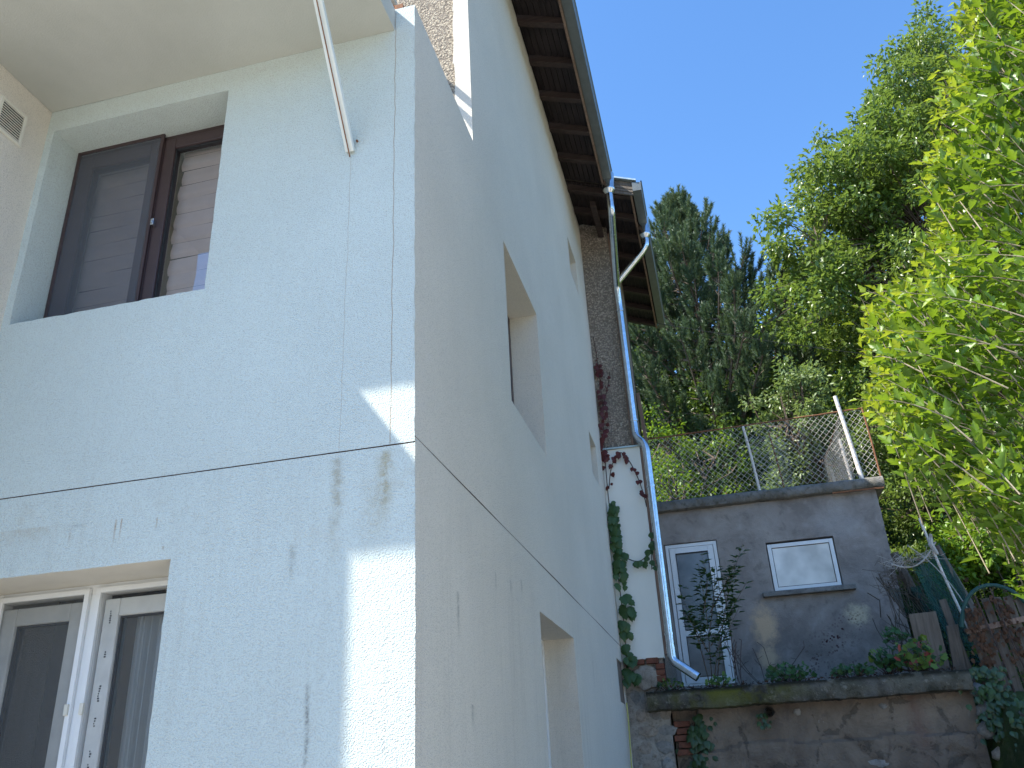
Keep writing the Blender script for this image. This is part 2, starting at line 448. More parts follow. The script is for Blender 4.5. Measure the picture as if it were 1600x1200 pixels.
def m_retaining():
    N = NT('old_wall_plaster')
    a = N.noise(N.pos(), 1.7, 6, 0.62, 0.6)
    b = N.noise(N.pos(), 6.0, 6, 0.68, 0.5)
    cr = N.voro(N.scale(N.pos(), (1.0, 1.0, 0.7)), 1.5, 'DISTANCE_TO_EDGE')
    cr2 = N.math('ADD', cr, N.math('MULTIPLY', N.math('SUBTRACT', b, 0.5), 0.34))
    col = N.mix(N.rng(a, 0.36, 0.66), (0.16, 0.122, 0.095), (0.28, 0.225, 0.175))
    col = N.mix(N.rng(b, 0.54, 0.70, 0, 0.6), col, (0.115, 0.09, 0.08))
    col = N.mix(N.rng(b, 0.40, 0.28, 0, 0.5), col, (0.33, 0.30, 0.26))
    X, Y, Z = N.xyz()[:3]
    red = N.math('MULTIPLY', N.rng(N.math('ABSOLUTE', N.math('SUBTRACT', N.math('ADD', X, N.math('MULTIPLY', b, 0.3)), 2.1)), 0.0, 0.14, 0.8, 0), N.rng(a, 0.4, 0.55))
    col = N.mix(N.math('MULTIPLY', red, 0.6), col, (0.17, 0.085, 0.068))
    wh = N.rng(N.noise(N.pos(), 3.4, 5, 0.75, 1.0), 0.66, 0.70, 0, 0.75)
    col = N.mix(wh, col, (0.45, 0.43, 0.40))
    col = N.mix(N.rng(cr2, 0.010, 0.0, 0, 0.5), col, (0.05, 0.045, 0.04))
    h = N.math('ADD', N.noise(N.pos(), 40, 5, 0.65), N.math('MULTIPLY', b, 3.0))
    h = N.math('ADD', h, N.rng(cr2, 0.0, 0.02, -0.4, 0))
    return N.done(N.bsdf(col, 0.92, spec=0.2, normal=N.bump(h, 0.014, 0.9)))


M['retaining'] = m_retaining()


def m_frost(name, c1, c2, refl):
    """frosted pane: milky body with a dim broad reflection"""
    N = NT(name)
    a = N.noise(N.pos(), 90.0, 3, 0.7)
    b = N.noise(N.pos(), 2.2, 3, 0.5)
    col = N.mix(N.rng(b, 0.35, 0.65), c1, c2)
    return N.done(N.bsdf(col, refl, spec=0.8, normal=N.bump(a, 0.0015, 0.6)))


M['frost_door'] = m_frost('frosted_glass_door', (0.05, 0.05, 0.055), (0.15, 0.15, 0.155), 0.22)
M['frost_win'] = m_frost('frosted_glass_window', (0.52, 0.50, 0.46), (0.88, 0.85, 0.79), 0.18)


def m_terrain():
    N = NT('hillside_earth')
    a = N.noise(N.pos(), 1.3, 6, 0.6)
    b = N.noise(N.pos(), 14.0, 5, 0.7)
    col = N.mix(N.rng(a, 0.4, 0.6), (0.035, 0.05, 0.02), (0.07, 0.10, 0.03))
    col = N.mix(N.rng(b, 0.5, 0.7, 0, 0.6), col, (0.10, 0.085, 0.055))
    return N.done(N.bsdf(col, 0.95, spec=0.1, normal=N.bump(b, 0.05, 1.0)))


M['terrain'] = m_terrain()
M['hills'] = m_rough('far_forest', (0.02, 0.035, 0.018), (0.04, 0.06, 0.03), (0.012, 0.02, 0.012), 0.12, 0.8, 0.8)


# ---------------------------------------------------------------- mesh helpers
class MB:
    def __init__(self):
        self.v = []
        self.f = []

    def box(self, x0, x1, y0, y1, z0, z1):
        i = len(self.v)
        self.v += [(x0, y0, z0), (x1, y0, z0), (x1, y1, z0), (x0, y1, z0), (x0, y0, z1), (x1, y0, z1), (x1, y1, z1), (x0, y1, z1)]
        self.f += [(i, i + 3, i + 2, i + 1), (i + 4, i + 5, i + 6, i + 7), (i, i + 1, i + 5, i + 4), (i + 1, i + 2, i + 6, i + 5),
                   (i + 2, i + 3, i + 7, i + 6), (i + 3, i, i + 4, i + 7)]
        return self

    def hexa(self, p):
        """box from 8 points, bottom ring then top ring"""
        i = len(self.v)
        self.v += [tuple(q) for q in p]
        self.f += [(i, i + 3, i + 2, i + 1), (i + 4, i + 5, i + 6, i + 7), (i, i + 1, i + 5, i + 4), (i + 1, i + 2, i + 6, i + 5),
                   (i + 2, i + 3, i + 7, i + 6), (i + 3, i, i + 4, i + 7)]
        return self

    def quad(self, a, b, c, d):
        i = len(self.v)
        self.v += [tuple(a), tuple(b), tuple(c), tuple(d)]
        self.f.append((i, i + 1, i + 2, i + 3))
        return self

    def tube(self, pts, rad, n=6, cap=True):
        pts = [Vector(p) for p in pts]
        if not isinstance(rad, (list, tuple)):
            rad = [rad] * len(pts)
        base = len(self.v)
        prev = None
        for k, p in enumerate(pts):
            if k == 0:
                t = pts[1] - p
            elif k == len(pts) - 1:
                t = p - pts[k - 1]
            else:
                t = (pts[k + 1] - p).normalized() + (p - pts[k - 1]).normalized()
            t.normalize()
            if prev is None:
                a = Vector((0, 0, 1)) if abs(t.z) < 0.9 else Vector((1, 0, 0))
                e1 = t.cross(a).normalized()
            else:
                e1 = (prev - t * prev.dot(t)).normalized()
            prev = e1
            e2 = t.cross(e1)
            for j in range(n):
                an = 2 * math.pi * j / n
                q = p + (e1 * math.cos(an) + e2 * math.sin(an)) * rad[k]
                self.v.append((q.x, q.y, q.z))
        for k in range(len(pts) - 1):
            for j in range(n):
                a = base + k * n + j
                b = base + k * n + (j + 1) % n
                self.f.append((a, b, b + n, a + n))
        if cap:
            self.f.append(tuple(base + j for j in reversed(range(n))))
            self.f.append(tuple(base + (len(pts) - 1) * n + j for j in range(n)))
        return self

    def beam(self, a, b, w, h, upv=(0, 0, 1)):
        a, b = Vector(a), Vector(b)
        t = (b - a).normalized()
        s = t.cross(Vector(upv))
        if s.length < 1e-4:
            s = t.cross(Vector((1, 0, 0)))
        s = s.normalized() * w / 2
        u = s.cross(t).normalized() * h / 2
        return self.hexa([a - s - u, a + s - u, b + s - u, b - s - u, a - s + u, a + s + u, b + s + u, b - s + u])

    def mesh(self, name, off=(0, 0, 0), smooth=False):
        me = bpy.data.meshes.new(name)
        ox, oy, oz = off
        me.from_pydata([(x - ox, y - oy, z - oz) for x, y, z in self.v], [], self.f)
        if smooth:
            me.polygons.foreach_set('use_smooth', [True] * len(me.polygons))
            me.set_sharp_from_angle(angle=R(50))
        me.update()
        return me


def tag(o, label=None, cat=None, group=None, kind=None):
    if label:
        o['label'] = label
    if cat:
        o['category'] = cat
    if group:
        o['group'] = group
    if kind:
        o['kind'] = kind
    return o


def empty(name, loc, label, cat, group=None):
    o = bpy.data.objects.new(name, None)
    o.empty_display_size = 0.2
    o.location = loc
    COL.objects.link(o)
    o['_w'] = list(loc)
    return tag(o, label, cat, group)


def worldloc(o):
    p = Vector((0, 0, 0))
    while o is not None:
        p += Vector(o.location)
        o = o.parent
    return p


def islands(mb):
    par = list(range(len(mb.v)))
    key = {}
    for i, v in enumerate(mb.v):
        k = (round(v[0], 4), round(v[1], 4), round(v[2], 4))
        if k in key:
            par[i] = key[k]
        else:
            key[k] = i

    def find(a):
        while par[a] != a:
            par[a] = par[par[a]]
            a = par[a]
        return a
    for f in mb.f:
        for q in f[1:]:
            a, b = find(f[0]), find(q)
            if a != b:
                par[b] = a
    gr = {}
    for f in mb.f:
        gr.setdefault(find(f[0]), []).append(f)
    out = []
    for fs in gr.values():
        m = MB()
        idx = {}
        for f in fs:
            m.f.append(tuple(idx.setdefault(q, len(idx)) for q in f))
        m.v = [mb.v[q] for q in idx]
        out.append(m)
    return out


def obj(name, mb, mat, parent=None, smooth=False, bevel=0.0, segs=2, loc=None):
    base = worldloc(parent) if parent else Vector((0, 0, 0))
    origin = Vector(loc) if loc else base
    me = mb.mesh(name, origin, smooth) if isinstance(mb, MB) else mb
    o = bpy.data.objects.new(name, me)
    COL.objects.link(o)
    if mat is not None:
        me.materials.clear()
        me.materials.append(M[mat] if isinstance(mat, str) else mat)
    o.parent = parent
    o.location = origin - base
    if bevel > 0:
        b = o.modifiers.new('bevel', 'BEVEL')
        b.width = bevel
        b.segments = segs
        b.limit_method = 'ANGLE'
        b.harden_normals = False
    return o


def np_mesh(name, V, F, tint=None, mat=None, smooth=False):
    """V (n,3), F (m,k) constant-size faces, tint per vertex"""
    me = bpy.data.meshes.new(name)
    V = np.ascontiguousarray(V, dtype=np.float32)
    F = np.ascontiguousarray(F, dtype=np.int32)
    me.vertices.add(len(V))
    me.vertices.foreach_set('co', V.ravel())
    k = F.shape[1]
    me.loops.add(F.size)
    me.loops.foreach_set('vertex_index', F.ravel())
    me.polygons.add(len(F))
    me.polygons.foreach_set('loop_start', np.arange(0, F.size, k, dtype=np.int32))
    try:
        me.polygons.foreach_set('loop_total', np.full(len(F), k, dtype=np.int32))
    except Exception:
        pass
    if smooth:
        me.polygons.foreach_set('use_smooth', np.ones(len(F), dtype=bool))
    me.update(calc_edges=True)
    if tint is not None:
        at = me.attributes.new('tint', 'FLOAT', 'POINT')
        at.data.foreach_set('value', np.ascontiguousarray(tint, dtype=np.float32))
    if mat:
        me.materials.append(M[mat])
    return me


def fbm(p, s, seed=0.0):
    return mnoise.noise(Vector((p[0] * s + seed, p[1] * s - seed, p[2] * s + seed * 2)))


def wall_grid(plane, u0, u1, v0, v1, holes, depth, cell=0.05, jit=0.0035, wav=0.0012, top_cap=0.0, seed=0.0, notch=None):
    """Wall skin with ragged-edged openings and their reveals.
    plane: ('y', Y) faces -y, u = x;  ('x', X) faces +x, u = y.  Returns MB wall, MB reveals."""
    def axis(a, b, cuts):
        ks = sorted(set([a, b] + [c for c in cuts if a < c < b]))
        out = []
        for i in range(len(ks) - 1):
            n = max(1, int(round((ks[i + 1] - ks[i]) / cell)))
            out += [ks[i] + (ks[i + 1] - ks[i]) * j / n for j in range(n)]
        return out + [ks[-1]]
    cu = [h[0] for h in holes] + [h[1] for h in holes]
    cv = [h[2] for h in holes] + [h[3] for h in holes]
    if notch:
        cu.append(notch[0])
        cv.append(notch[1])
    U = axis(u0, u1, cu)
    V = axis(v0, v1, cv)

    def solid(i, j):
        if i < 0 or j < 0 or i >= len(U) - 1 or j >= len(V) - 1:
            return False
        um, vm = (U[i] + U[i + 1]) / 2, (V[j] + V[j + 1]) / 2
        for h in holes:
            if h[0] < um < h[1] and h[2] < vm < h[3]:
                return False
        if notch and um < notch[0] and vm > notch[1]:
            return False
        return True
    sol = [[solid(i, j) for j in range(len(V) - 1)] for i in range(len(U) - 1)]

    def sl(i, j):
        return 0 <= i < len(U) - 1 and 0 <= j < len(V) - 1 and sol[i][j]
    mb, rv = MB(), MB()
    idx = {}
    pos = {}
    jit0 = jit

    def P(i, j):
        if (i, j) in idx:
            return idx[(i, j)]
        u, v = U[i], V[j]
        around = [sl(i - 1, j - 1), sl(i, j - 1), sl(i - 1, j), sl(i, j)]
        inner_edge = not all(around)
        q = (u, v, 0)
        w = fbm(q, 0.8, seed) * wav * 2 + fbm(q, 2.2, seed) * wav * 0.5
        if inner_edge:
            jit = jit0 * (0.2 if v in (V[0], V[-1]) and plane[1] not in (13.0,) else 1.0)
            u += fbm(q, 16.0, seed + 5) * jit + fbm(q, 45.0, seed + 3) * jit * 0.8
            v += fbm(q, 17.0, seed + 9) * jit + fbm(q, 47.0, seed + 1) * jit * 0.8
            w -= 0.0015
        p = (u, plane[1] - w, v) if plane[0] == 'y' else (plane[1] + w, u, v)
        idx[(i, j)] = len(mb.v)
        pos[(i, j)] = p
        mb.v.append(p)
        return idx[(i, j)]

    def back(i, j):
        P(i, j)
        p = pos[(i, j)]
        return (U[i], plane[1] + depth, V[j]) if plane[0] == 'y' else (plane[1] - depth, U[i], V[j])
    for i in range(len(U) - 1):
        for j in range(len(V) - 1):
            if not sol[i][j]:
                continue
            a, b, c, d = P(i, j), P(i + 1, j), P(i + 1, j + 1), P(i, j + 1)
            mb.f.append((a, b, c, d))
            for (di, dj, e0, e1) in ((-1, 0, (i, j + 1), (i, j)), (1, 0, (i + 1, j), (i + 1, j + 1)),
                                     (0, -1, (i, j), (i + 1, j)), (0, 1, (i + 1, j + 1), (i, j + 1))):
                ii, jj = i + di, j + dj
                if ii < 0 or jj < 0 or ii >= len(U) - 1 or jj >= len(V) - 1:
                    continue
                if notch and (U[ii] + U[ii + 1]) / 2 < notch[0] and (V[jj] + V[jj + 1]) / 2 > notch[1]:
                    continue
                if not sl(ii, jj):
                    p0, p1 = pos[e0], pos[e1]
                    q0, q1 = back(*e0), back(*e1)
                    rv.quad(p1, p0, q0, q1)
    return mb, rv


def rand_rot(n, rng, dirs=None, spread=1.0):
    """n orthonormal frames (n,3,3) columns: x (width), y (length), z (normal)"""
    d = rng.normal(size=(n, 3))
    if dirs is not None:
        d = dirs + d * spread
    d /= np.linalg.norm(d, axis=1, keepdims=True) + 1e-9
    a = rng.normal(size=(n, 3))
    return d, a


def frames(d, nrm):
    d = d / (np.linalg.norm(d, axis=1, keepdims=True) + 1e-9)
    x = np.cross(d, nrm)
    x /= np.linalg.norm(x, axis=1, keepdims=True) + 1e-9
    z = np.cross(x, d)
    return np.stack([x, d, z], axis=2)


def leaf_verts(T, P, F, size):
    """template T (k,3), positions P (n,3), frames F (n,3,3), size (n,) -> (n*k,3)"""
    L = np.einsum('nij,kj->nki', F, T) * size[:, None, None] + P[:, None, :]
    return L.reshape(-1, 3)


def leaf_mesh(name, T, TF, P, F, size, tint, mat):
    k = len(T)
    V = leaf_verts(T, P, F, size)
    n = len(P)
    FF = (np.asarray(TF)[None, :, :] + (np.arange(n) * k)[:, None, None]).reshape(-1, len(TF[0]))
    return np_mesh(name, V, FF, np.repeat(tint, k), mat)


# leaf templates: length along y from 0 to 1
T_DIAMOND = np.array([(0, 0, 0), (0.24, 0.45, 0.06), (0, 1, -0.06), (-0.24, 0.45, 0.06)], float)
F_DIAMOND = [(0, 1, 2), (0, 2, 3)]
T_NARROW = np.array([(0, 0, 0), (0.25, 0.45, 0.07), (0, 1, -0.10), (-0.25, 0.45, 0.07)], float)
# lobed leaf (three main lobes, toothed) as a fan about the midrib
_o = [(0.0, 0.0), (0.16, 0.10), (0.34, 0.22), (0.50, 0.44), (0.33, 0.44), (0.27, 0.54), (0.26, 0.70), (0.13, 0.80), (0.0, 1.0),
      (-0.13, 0.80), (-0.26, 0.70), (-0.27, 0.54), (-0.33, 0.44), (-0.50, 0.44), (-0.34, 0.22), (-0.16, 0.10)]
T_LOBED = np.array([(0, 0.42, -0.04)] + [(x * 0.62, y, abs(x) * 0.32 - 0.10 * y * y) for x, y in _o], float)
F_LOBED = [(0, i, i % 16 + 1) for i in range(1, 17)]
# rounded palmate leaf (geranium, maple like)
_p = []
for i in range(15):
    a_ = math.pi * (-0.5 + 2.0 * (i + 0.5) / 15)
    rr = 0.5 * (1.0 if i % 3 == 1 else 0.72 if i % 3 == 0 else 0.78)
    _p.append((rr * math.cos(a_), 0.45 + rr * math.sin(a_)))
T_PALM = np.array([(0, 0.40, -0.05)] + [(x, y, 0.10 * (x * x + (y - 0.4) ** 2) * 2) for x, y in _p], float)
F_PALM = [(0, i, i % 15 + 1) for i in range(1, 16)]
# drooping five-finger vine leaf simplified to a pointed broad leaf with shoulders
_q = [(0, 0), (0.30, 0.06), (0.46, 0.30), (0.36, 0.42), (0.34, 0.62), (0.14, 0.78), (0, 1.0), (-0.14, 0.78), (-0.34, 0.62), (-0.36, 0.42), (-0.46, 0.30), (-0.30, 0.06)]
T_VINE = np.array([(0, 0.38, 0.05)] + [(x, y, -abs(x) * 0.25 - 0.15 * y * y) for x, y in _q], float)
F_VINE = [(0, i, i % 12 + 1) for i in range(1, 13)]


# ================================================================ SETTING
g = MB()
g.quad((-60, -60, 0), (60, -60, 0), (60, 9.0, 0), (-60, 9.0, 0))
tag(obj('yard_ground', g, 'ground'), kind='structure')


def hz(x, y):
    if y <= 9.0:
        return -0.02
    t = min(1, max(0, (y - 9.0) / 1.6))
    t = t * t * (3 - 2 * t)
    h = 2.05 * t + max(0, y - 10.6) * 0.42
    h += 0.12 * max(0, min(20, x - 2.6)) * t
    if x < 2.6:
        lo = 2.20 if y < 16.5 else 2.20 + (y - 16.5) * 0.6
        h = min(h, lo)
    if y > 55:
        h = min(h, 26)
    h += (fbm((x, y, 0), 0.35) * 0.5 + fbm((x, y, 0), 1.4) * 0.12) * t
    return h


xs = list(np.arange(-14, 40, 0.6)) + list(np.arange(40, 130, 6))
xs = list(np.arange(-90, -14, 6)) + xs
ys = list(np.arange(8.9, 40, 0.6)) + list(np.arange(40, 160, 6))
g = MB()
for y in ys:
    for x in xs:
        zz = hz(x, y)
        if x < 2.45 and y < 12.9:
            zz = min(zz, 2.2)
        if x < 2.45 and y < 10.9:
            zz = -0.02
        g.v.append((x, y, zz))
nx = len(xs)
for j in range(len(ys) - 1):
    for i in range(nx - 1):
        a = j * nx + i
        g.f.append((a, a + 1, a + 1 + nx, a + nx))
tag(obj('hillside_ground', g, 'terrain', smooth=True), kind='structure')

# wooded ridge on the far side of the valley (behind the viewer, seen mirrored in the glass)
g = MB()
rs = 40
rows = []
for k in range(rs * 6):
    an = R(150 + 240 * k / (rs * 6))
    rowz = 13.0 + 7 * fbm((math.cos(an) * 3, math.sin(an) * 3, 0), 1.0) + 2.4 * fbm((k * 0.9, 0, 0), 0.9) + 1.2 * fbm((k * 3.1, 4, 0), 1.0)
    for (rad, zz) in ((85, -0.5), (118, rowz * 0.62), (150, rowz * 1.25)):
        g.v.append((rad * math.cos(an), rad * math.sin(an), zz))
for k in range(rs * 6 - 1):
    for q in range(2):
        a = k * 3 + q
        g.f.append((a, a + 1, a + 4, a + 3))
tag(obj('far_hills', g, 'hills', smooth=True), kind='structure')

# ================================================================ HOUSE
XC, YF, YB = -1.206, 3.35, 10.72
house = empty('house', (-1.206, 3.35, 0), 'tall white rendered house with dark wooden eaves and a steel strut under its balcony', 'house')

ZJ = 3.0          # joint between the insulation stages
UW = (-3.58, -2.375, 4.03, 5.41)
LW = (-3.56, -2.375, 0.95, 2.595)
uf, ur = wall_grid(('y', YF), -3.63, XC, ZJ + 0.0036, 5.74, [UW], 0.25, seed=1.0)
lf, lr = wall_grid(('y', YF - 0.004), -5.5, XC + 0.004, 0.0, ZJ - 0.0036, [LW], 0.304, seed=2.0, wav=0.0014)
w = obj('wall', uf, 'stucco_front', house, smooth=True)
w['label'] = 'upper stage of the front wall'
w = obj('wall', lf, 'stucco_front', house, smooth=True)
w['label'] = 'stained lower stage of the front wall'
for q_ in islands(ur):
    obj('window_reveal', q_, 'stucco_front', house)
for q_ in islands(lr):
    obj('window_reveal', q_, 'reveal_warm', house)

SW1 = (5.38, 6.60, 4.06, 5.43)
SW3 = (9.23, 9.88, 7.51, 8.05)
SW4 = (9.55, 10.12, 4.88, 5.42)
SD = (5.89, 7.25, 0.95, 2.67)
SBX = (10.10, 10.63, 2.36, 2.83)
us, usr = wall_grid(('x', XC), YF, YB, ZJ + 0.036, 9.22, [SW1, SW3, SW4], 0.26, cell=0.065, seed=3.0, notch=(4.59, 5.742), wav=0.0018)
ls, lsr = wall_grid(('x', XC + 0.004), YF - 0.004, YB, 0.0, ZJ + 0.024, [SD, SBX], 0.26, cell=0.065, seed=4.0, wav=0.0018)
w = obj('wall', us, 'stucco_side', house, smooth=True)
w['label'] = 'upper stage of the long side wall'
w = obj('wall', ls, 'stucco_side', house, smooth=True)
w['label'] = 'lower stage of the long side wall'
for q_ in islands(usr):
    obj('window_reveal', q_, 'stucco_side', house)
for q_ in islands(lsr):
    obj('window_reveal', q_, 'stucco_side', house)
g = MB()
g.quad((-3.63, YF + 0.010, ZJ - 0.02), (XC - 0.009, YF + 0.010, ZJ - 0.02), (XC - 0.009, YF + 0.010, ZJ + 0.02), (-3.63, YF + 0.010, ZJ + 0.02))
g.quad((XC - 0.009, YF + 0.010, ZJ + 0.01), (XC - 0.009, YB, ZJ + 0.01), (XC - 0.009, YB, ZJ + 0.05), (XC - 0.009, YF + 0.010, ZJ + 0.05))
obj('joint_filler', g, 'groove', house)

# closed hull behind the skins (rooms are dark)
g = MB()
g.quad((-9.5, YF + 0.9, 0), (-9.5, 12.3, 0), (-9.5, 12.3, 9.2), (-9.5, YF + 0.9, 9.2))
g.quad((-9.5, 12.3, 0), (-0.75, 12.3, 0), (-0.75, 12.3, 9.0), (-9.5, 12.3, 9.0))
g.quad((-9.5, YF + 0.9, 0.02), (XC - 0.3, YF + 0.9, 0.02), (XC - 0.3, YF + 0.9, 5.5), (-9.5, YF + 0.9, 5.5))
g.quad((XC - 0.6, YF + 0.9, 0.02), (XC - 0.6, 12.3, 0.02), (XC - 0.6, 12.3, 5.5), (XC - 0.6, YF + 0.9, 5.5))
g.quad((XC - 0.6, 4.68, 5.5), (XC - 0.6, 12.3, 5.5), (XC - 0.6, 12.3, 9.0), (XC - 0.6, 4.68, 9.0))
obj('inner_wall', g, 'room', house)
g = MB()
g.box(-9.5, XC - 0.28, YF + 0.28, 12.2, 2.86, 2.96)
obj('inner_floor', g, 'room', house)

# projecting wing on the left
XW, YW = -3.63, 2.235
g = MB()
ny = 26
g.box(-9.5, XW, YW, YF + 0.9, 0, 8.9)
obj('wing_wall', g, 'stucco_side', house, bevel=0.004)

# balcony: stepped slab, terrace floor, strut, railing
g = MB()
g.box(XW, -3.225, 2.21, 2.501, 5.57, 5.74)
g.box(-4.6, XW, 2.21, 2.232, 5.57, 5.74)  # unseen strip added around the wing to close the shadow edge
g.box(XW, -1.327, 2.50, YF, 5.57, 5.738)
balc = obj('balcony', g, 'soffit_paint', house, bevel=0.004)
g = MB()
g.box(-9.5, XC - 0.012, YF + 0.015, 4.60, 5.55, 5.736)
obj('terrace_floor', g, 'plaster_white', house)
g = MB()
a, b = Vector((-1.572, 3.346, 4.735)), Vector((-1.572, 2.735, 5.57))
d = (b - a).normalized()
g.beam(a, b + d * 0.0, 0.036, 0.048, (1, 0, 0))
st = obj('strut', g, 'steel_white', balc, bevel=0.005)
g = MB()
g.beam(a + Vector((0.0, -0.006, -0.040)), b + Vector((0.0, -0.006, -0.040)), 0.006, 0.005, (1, 0, 0))
g.tube([(-1.535, 3.352, 4.80), (-1.535, 3.338, 4.80)], 0.006, 8)
obj('strut_seam', g, 'steel_rust', balc)
rail = obj('railing', MB().beam((-1.62, 3.42, 6.67), (-1.62, 4.58, 6.67), 0.045, 0.035), 'wire', balc)
for (aa, bb, ww) in (((-1.62, 3.42, 6.50), (-1.62, 4.58, 6.50), 0.035), ((-1.62, 3.42, 6.30), (-1.62, 4.58, 6.30), 0.012), ((-1.62, 3.42, 6.05), (-1.62, 4.58, 6.05), 0.012),
                     ((-1.62, 3.42, 5.74), (-1.62, 3.42, 6.65), 0.04), ((-1.62, 4.52, 5.74), (-1.62, 4.52, 6.65), 0.03), ((-1.62, 3.9, 5.74), (-1.62, 4.4, 6.5), 0.012)):
    obj('rail_bar', MB().beam(aa, bb, ww, ww, (1, 0, 0)), 'wire', balc)
g = MB()
g.box(-1.335, -1.285, 3.362, 3.415, 5.737, 5.79)
g.beam((-1.36, 3.37, 5.80), (-1.26, 3.40, 5.74), 0.012, 0.02)
obj('railing_foot', g, 'steel_rust', balc)

# terrace back wall: old roughcast with white strip at the corner
tw, twr = wall_grid(('y', 4.592), -8.0, -1.335, 5.736, 9.2, [], 0.05, cell=0.09, seed=6.0, wav=0.006)
w = obj('wall', tw, 'roughcast_tan', house, smooth=True)
w['label'] = 'pebble-dashed wall behind the terrace'
g = MB()
for k in range(44):
    z0 = 5.736 + k * 0.079
    xl0 = -1.332 + 0.016 * fbm((0, 0, z0), 4.0) - (0.01 if k % 7 == 3 else 0)
    xl1 = -1.332 + 0.016 * fbm((0, 0, z0 + 0.079), 4.0)
    g.hexa([(xl0, 4.572, z0), (XC - 0.002, 4.572, z0), (XC - 0.002, 4.60, z0), (xl0, 4.60, z0),
            (xl1, 4.572, z0 + 0.079), (XC - 0.002, 4.572, z0 + 0.079), (XC - 0.002, 4.60, z0 + 0.079), (xl1, 4.60, z0 + 0.079)])
obj('corner_strip', g, 'stucco_side', house)

# vent grille on the wing
g = MB()
y0, y1, z0, z1 = 2.985, 3.185, 5.155, 5.385
t = 0.02
xv = XW + 0.013
g.box(XW, xv, y0, y0 + t, z0, z1)
g.box(XW, xv, y1 - t, y1, z0, z1)
g.box(XW, xv, y0 + t, y1 - t, z0, z0 + t)
g.box(XW, xv, y0 + t, y1 - t, z1 - t, z1)
vent = obj('vent_grille', g, 'pvc_cream', house, bevel=0.002)
g = MB()
g.box(XW - 0.001, XW + 0.002, y0 + t, y1 - t, z0 + t, z1 - t)
obj('backing', g, 'rubber', vent)
for k in range(11):
    zz = z0 + t + 0.008 + k * 0.0172
    g = MB()
    g.hexa([(XW + 0.002, y0 + t, zz + 0.004), (XW + 0.011, y0 + t, zz - 0.003), (XW + 0.011, y1 - t, zz - 0.003), (XW + 0.002, y1 - t, zz + 0.004),
            (XW + 0.002, y0 + t, zz + 0.008), (XW + 0.011, y0 + t, zz + 0.004), (XW + 0.011, y1 - t, zz + 0.004), (XW + 0.002, y1 - t, zz + 0.008)])
    obj('slat', g, 'pvc_cream', vent)


def rect_frame(mb, x0, x1, z0, z1, y0, y1, w):
    mb.box(x0, x0 + w, y0, y1, z0, z1)
    mb.box(x1 - w, x1, y0, y1, z0, z1)
    mb.box(x0 + w, x1 - w, y0, y1, z0, z0 + w)
    mb.box(x0 + w, x1 - w, y0, y1, z1 - w, z1)
    return mb


# upper window: brown frame, two sashes, pleated blinds, insect screen on the left half
yf = YF + 0.25
x0, x1, z0, z1 = UW
g = rect_frame(MB(), x0 - 0.02, x1 + 0.02, z0 - 0.01, z1 + 0.004, yf, yf + 0.07, 0.055)
uwin = obj('window', g, 'pvc_brown', house, bevel=0.003)
uwin['label'] = 'brown two-sash window with pleated blinds'
xm = -2.925
g = rect_frame(MB(), xm - 0.02, x1 - 0.02, z0 + 0.035, z1 - 0.045, yf - 0.018, yf + 0.05, 0.075)
obj('sash', g, 'pvc_brown', uwin, bevel=0.005)
g = rect_frame(MB(), x0 + 0.025, xm - 0.022, z0 + 0.035, z1 - 0.045, yf - 0.018, yf + 0.05, 0.095)
obj('sash', g, 'pvc_brown', uwin, bevel=0.005)
g = rect_frame(MB(), xm + 0.05, x1 - 0.09, z0 + 0.105, z1 - 0.115, yf - 0.004, yf + 0.012, 0.010)
rect_frame(g, x0 + 0.115, xm - 0.112, z0 + 0.125, z1 - 0.135, yf - 0.004, yf + 0.012, 0.010)
obj('gasket', g, 'rubber', uwin)
for (a, b) in ((xm + 0.052, x1 - 0.092), (x0 + 0.117, xm - 0.114)):
    g = MB()
    g.quad((a, yf + 0.012, z0 + 0.10), (b, yf + 0.012, z0 + 0.10), (b, yf + 0.012, z1 - 0.11), (a, yf + 0.012, z1 - 0.11))
    obj('pane', g, 'glass', uwin)
rnd = random.Random(5)
for (a, b) in ((xm + 0.055, x1 + 0.01), (x0 + 0.09, xm - 0.10)):
    zz = z0 + 0.05
    k = 0
    while zz < z1 - 0.10:
        hgt = 0.108
        g = MB()
        n = 5
        sl = rnd.uniform(-0.004, 0.004)
        aa = a + rnd.uniform(-0.008, 0.012)
        for i in range(n):
            t0, t1 = i / n, (i + 1) / n
            ya = yf + 0.085 - 0.011 * math.sin(math.pi * (t0 ** 1.7))
            yb = yf + 0.085 - 0.011 * math.sin(math.pi * (t1 ** 1.7))
            za, zb = zz + hgt * (1 - t0), zz + hgt * (1 - t1)
            g.quad((aa, yb, zb + sl), (b, yb, zb - sl), (b, ya, za - sl), (aa, ya, za + sl))
        obj('blind_slat', g, 'blind', uwin, smooth=True)
        zz += hgt + 0.002
        k += 1
g = MB()
g.quad((x0 + 0.015, yf - 0.030, z0 + 0.01), (xm - 0.04, yf - 0.030, z0 + 0.01), (xm - 0.04, yf - 0.030, z1 - 0.005), (x0 + 0.015, yf - 0.030, z1 - 0.005))
obj('insect_screen', g, 'screen', uwin)
g = rect_frame(MB(), x0 + 0.005, xm - 0.025, z0, z1, yf - 0.036, yf - 0.020, 0.020)
obj('screen_frame', g, 'pvc_brown', uwin, bevel=0.002)
g = MB()
g.box(xm - 0.016, xm + 0.006, yf - 0.048, yf - 0.020, 4.70, 4.745)
g.box(xm - 0.010, xm + 0.000, yf - 0.055, yf - 0.046, 4.712, 4.733)
obj('latch', g, 'zinc', uwin, bevel=0.002)
g = MB()
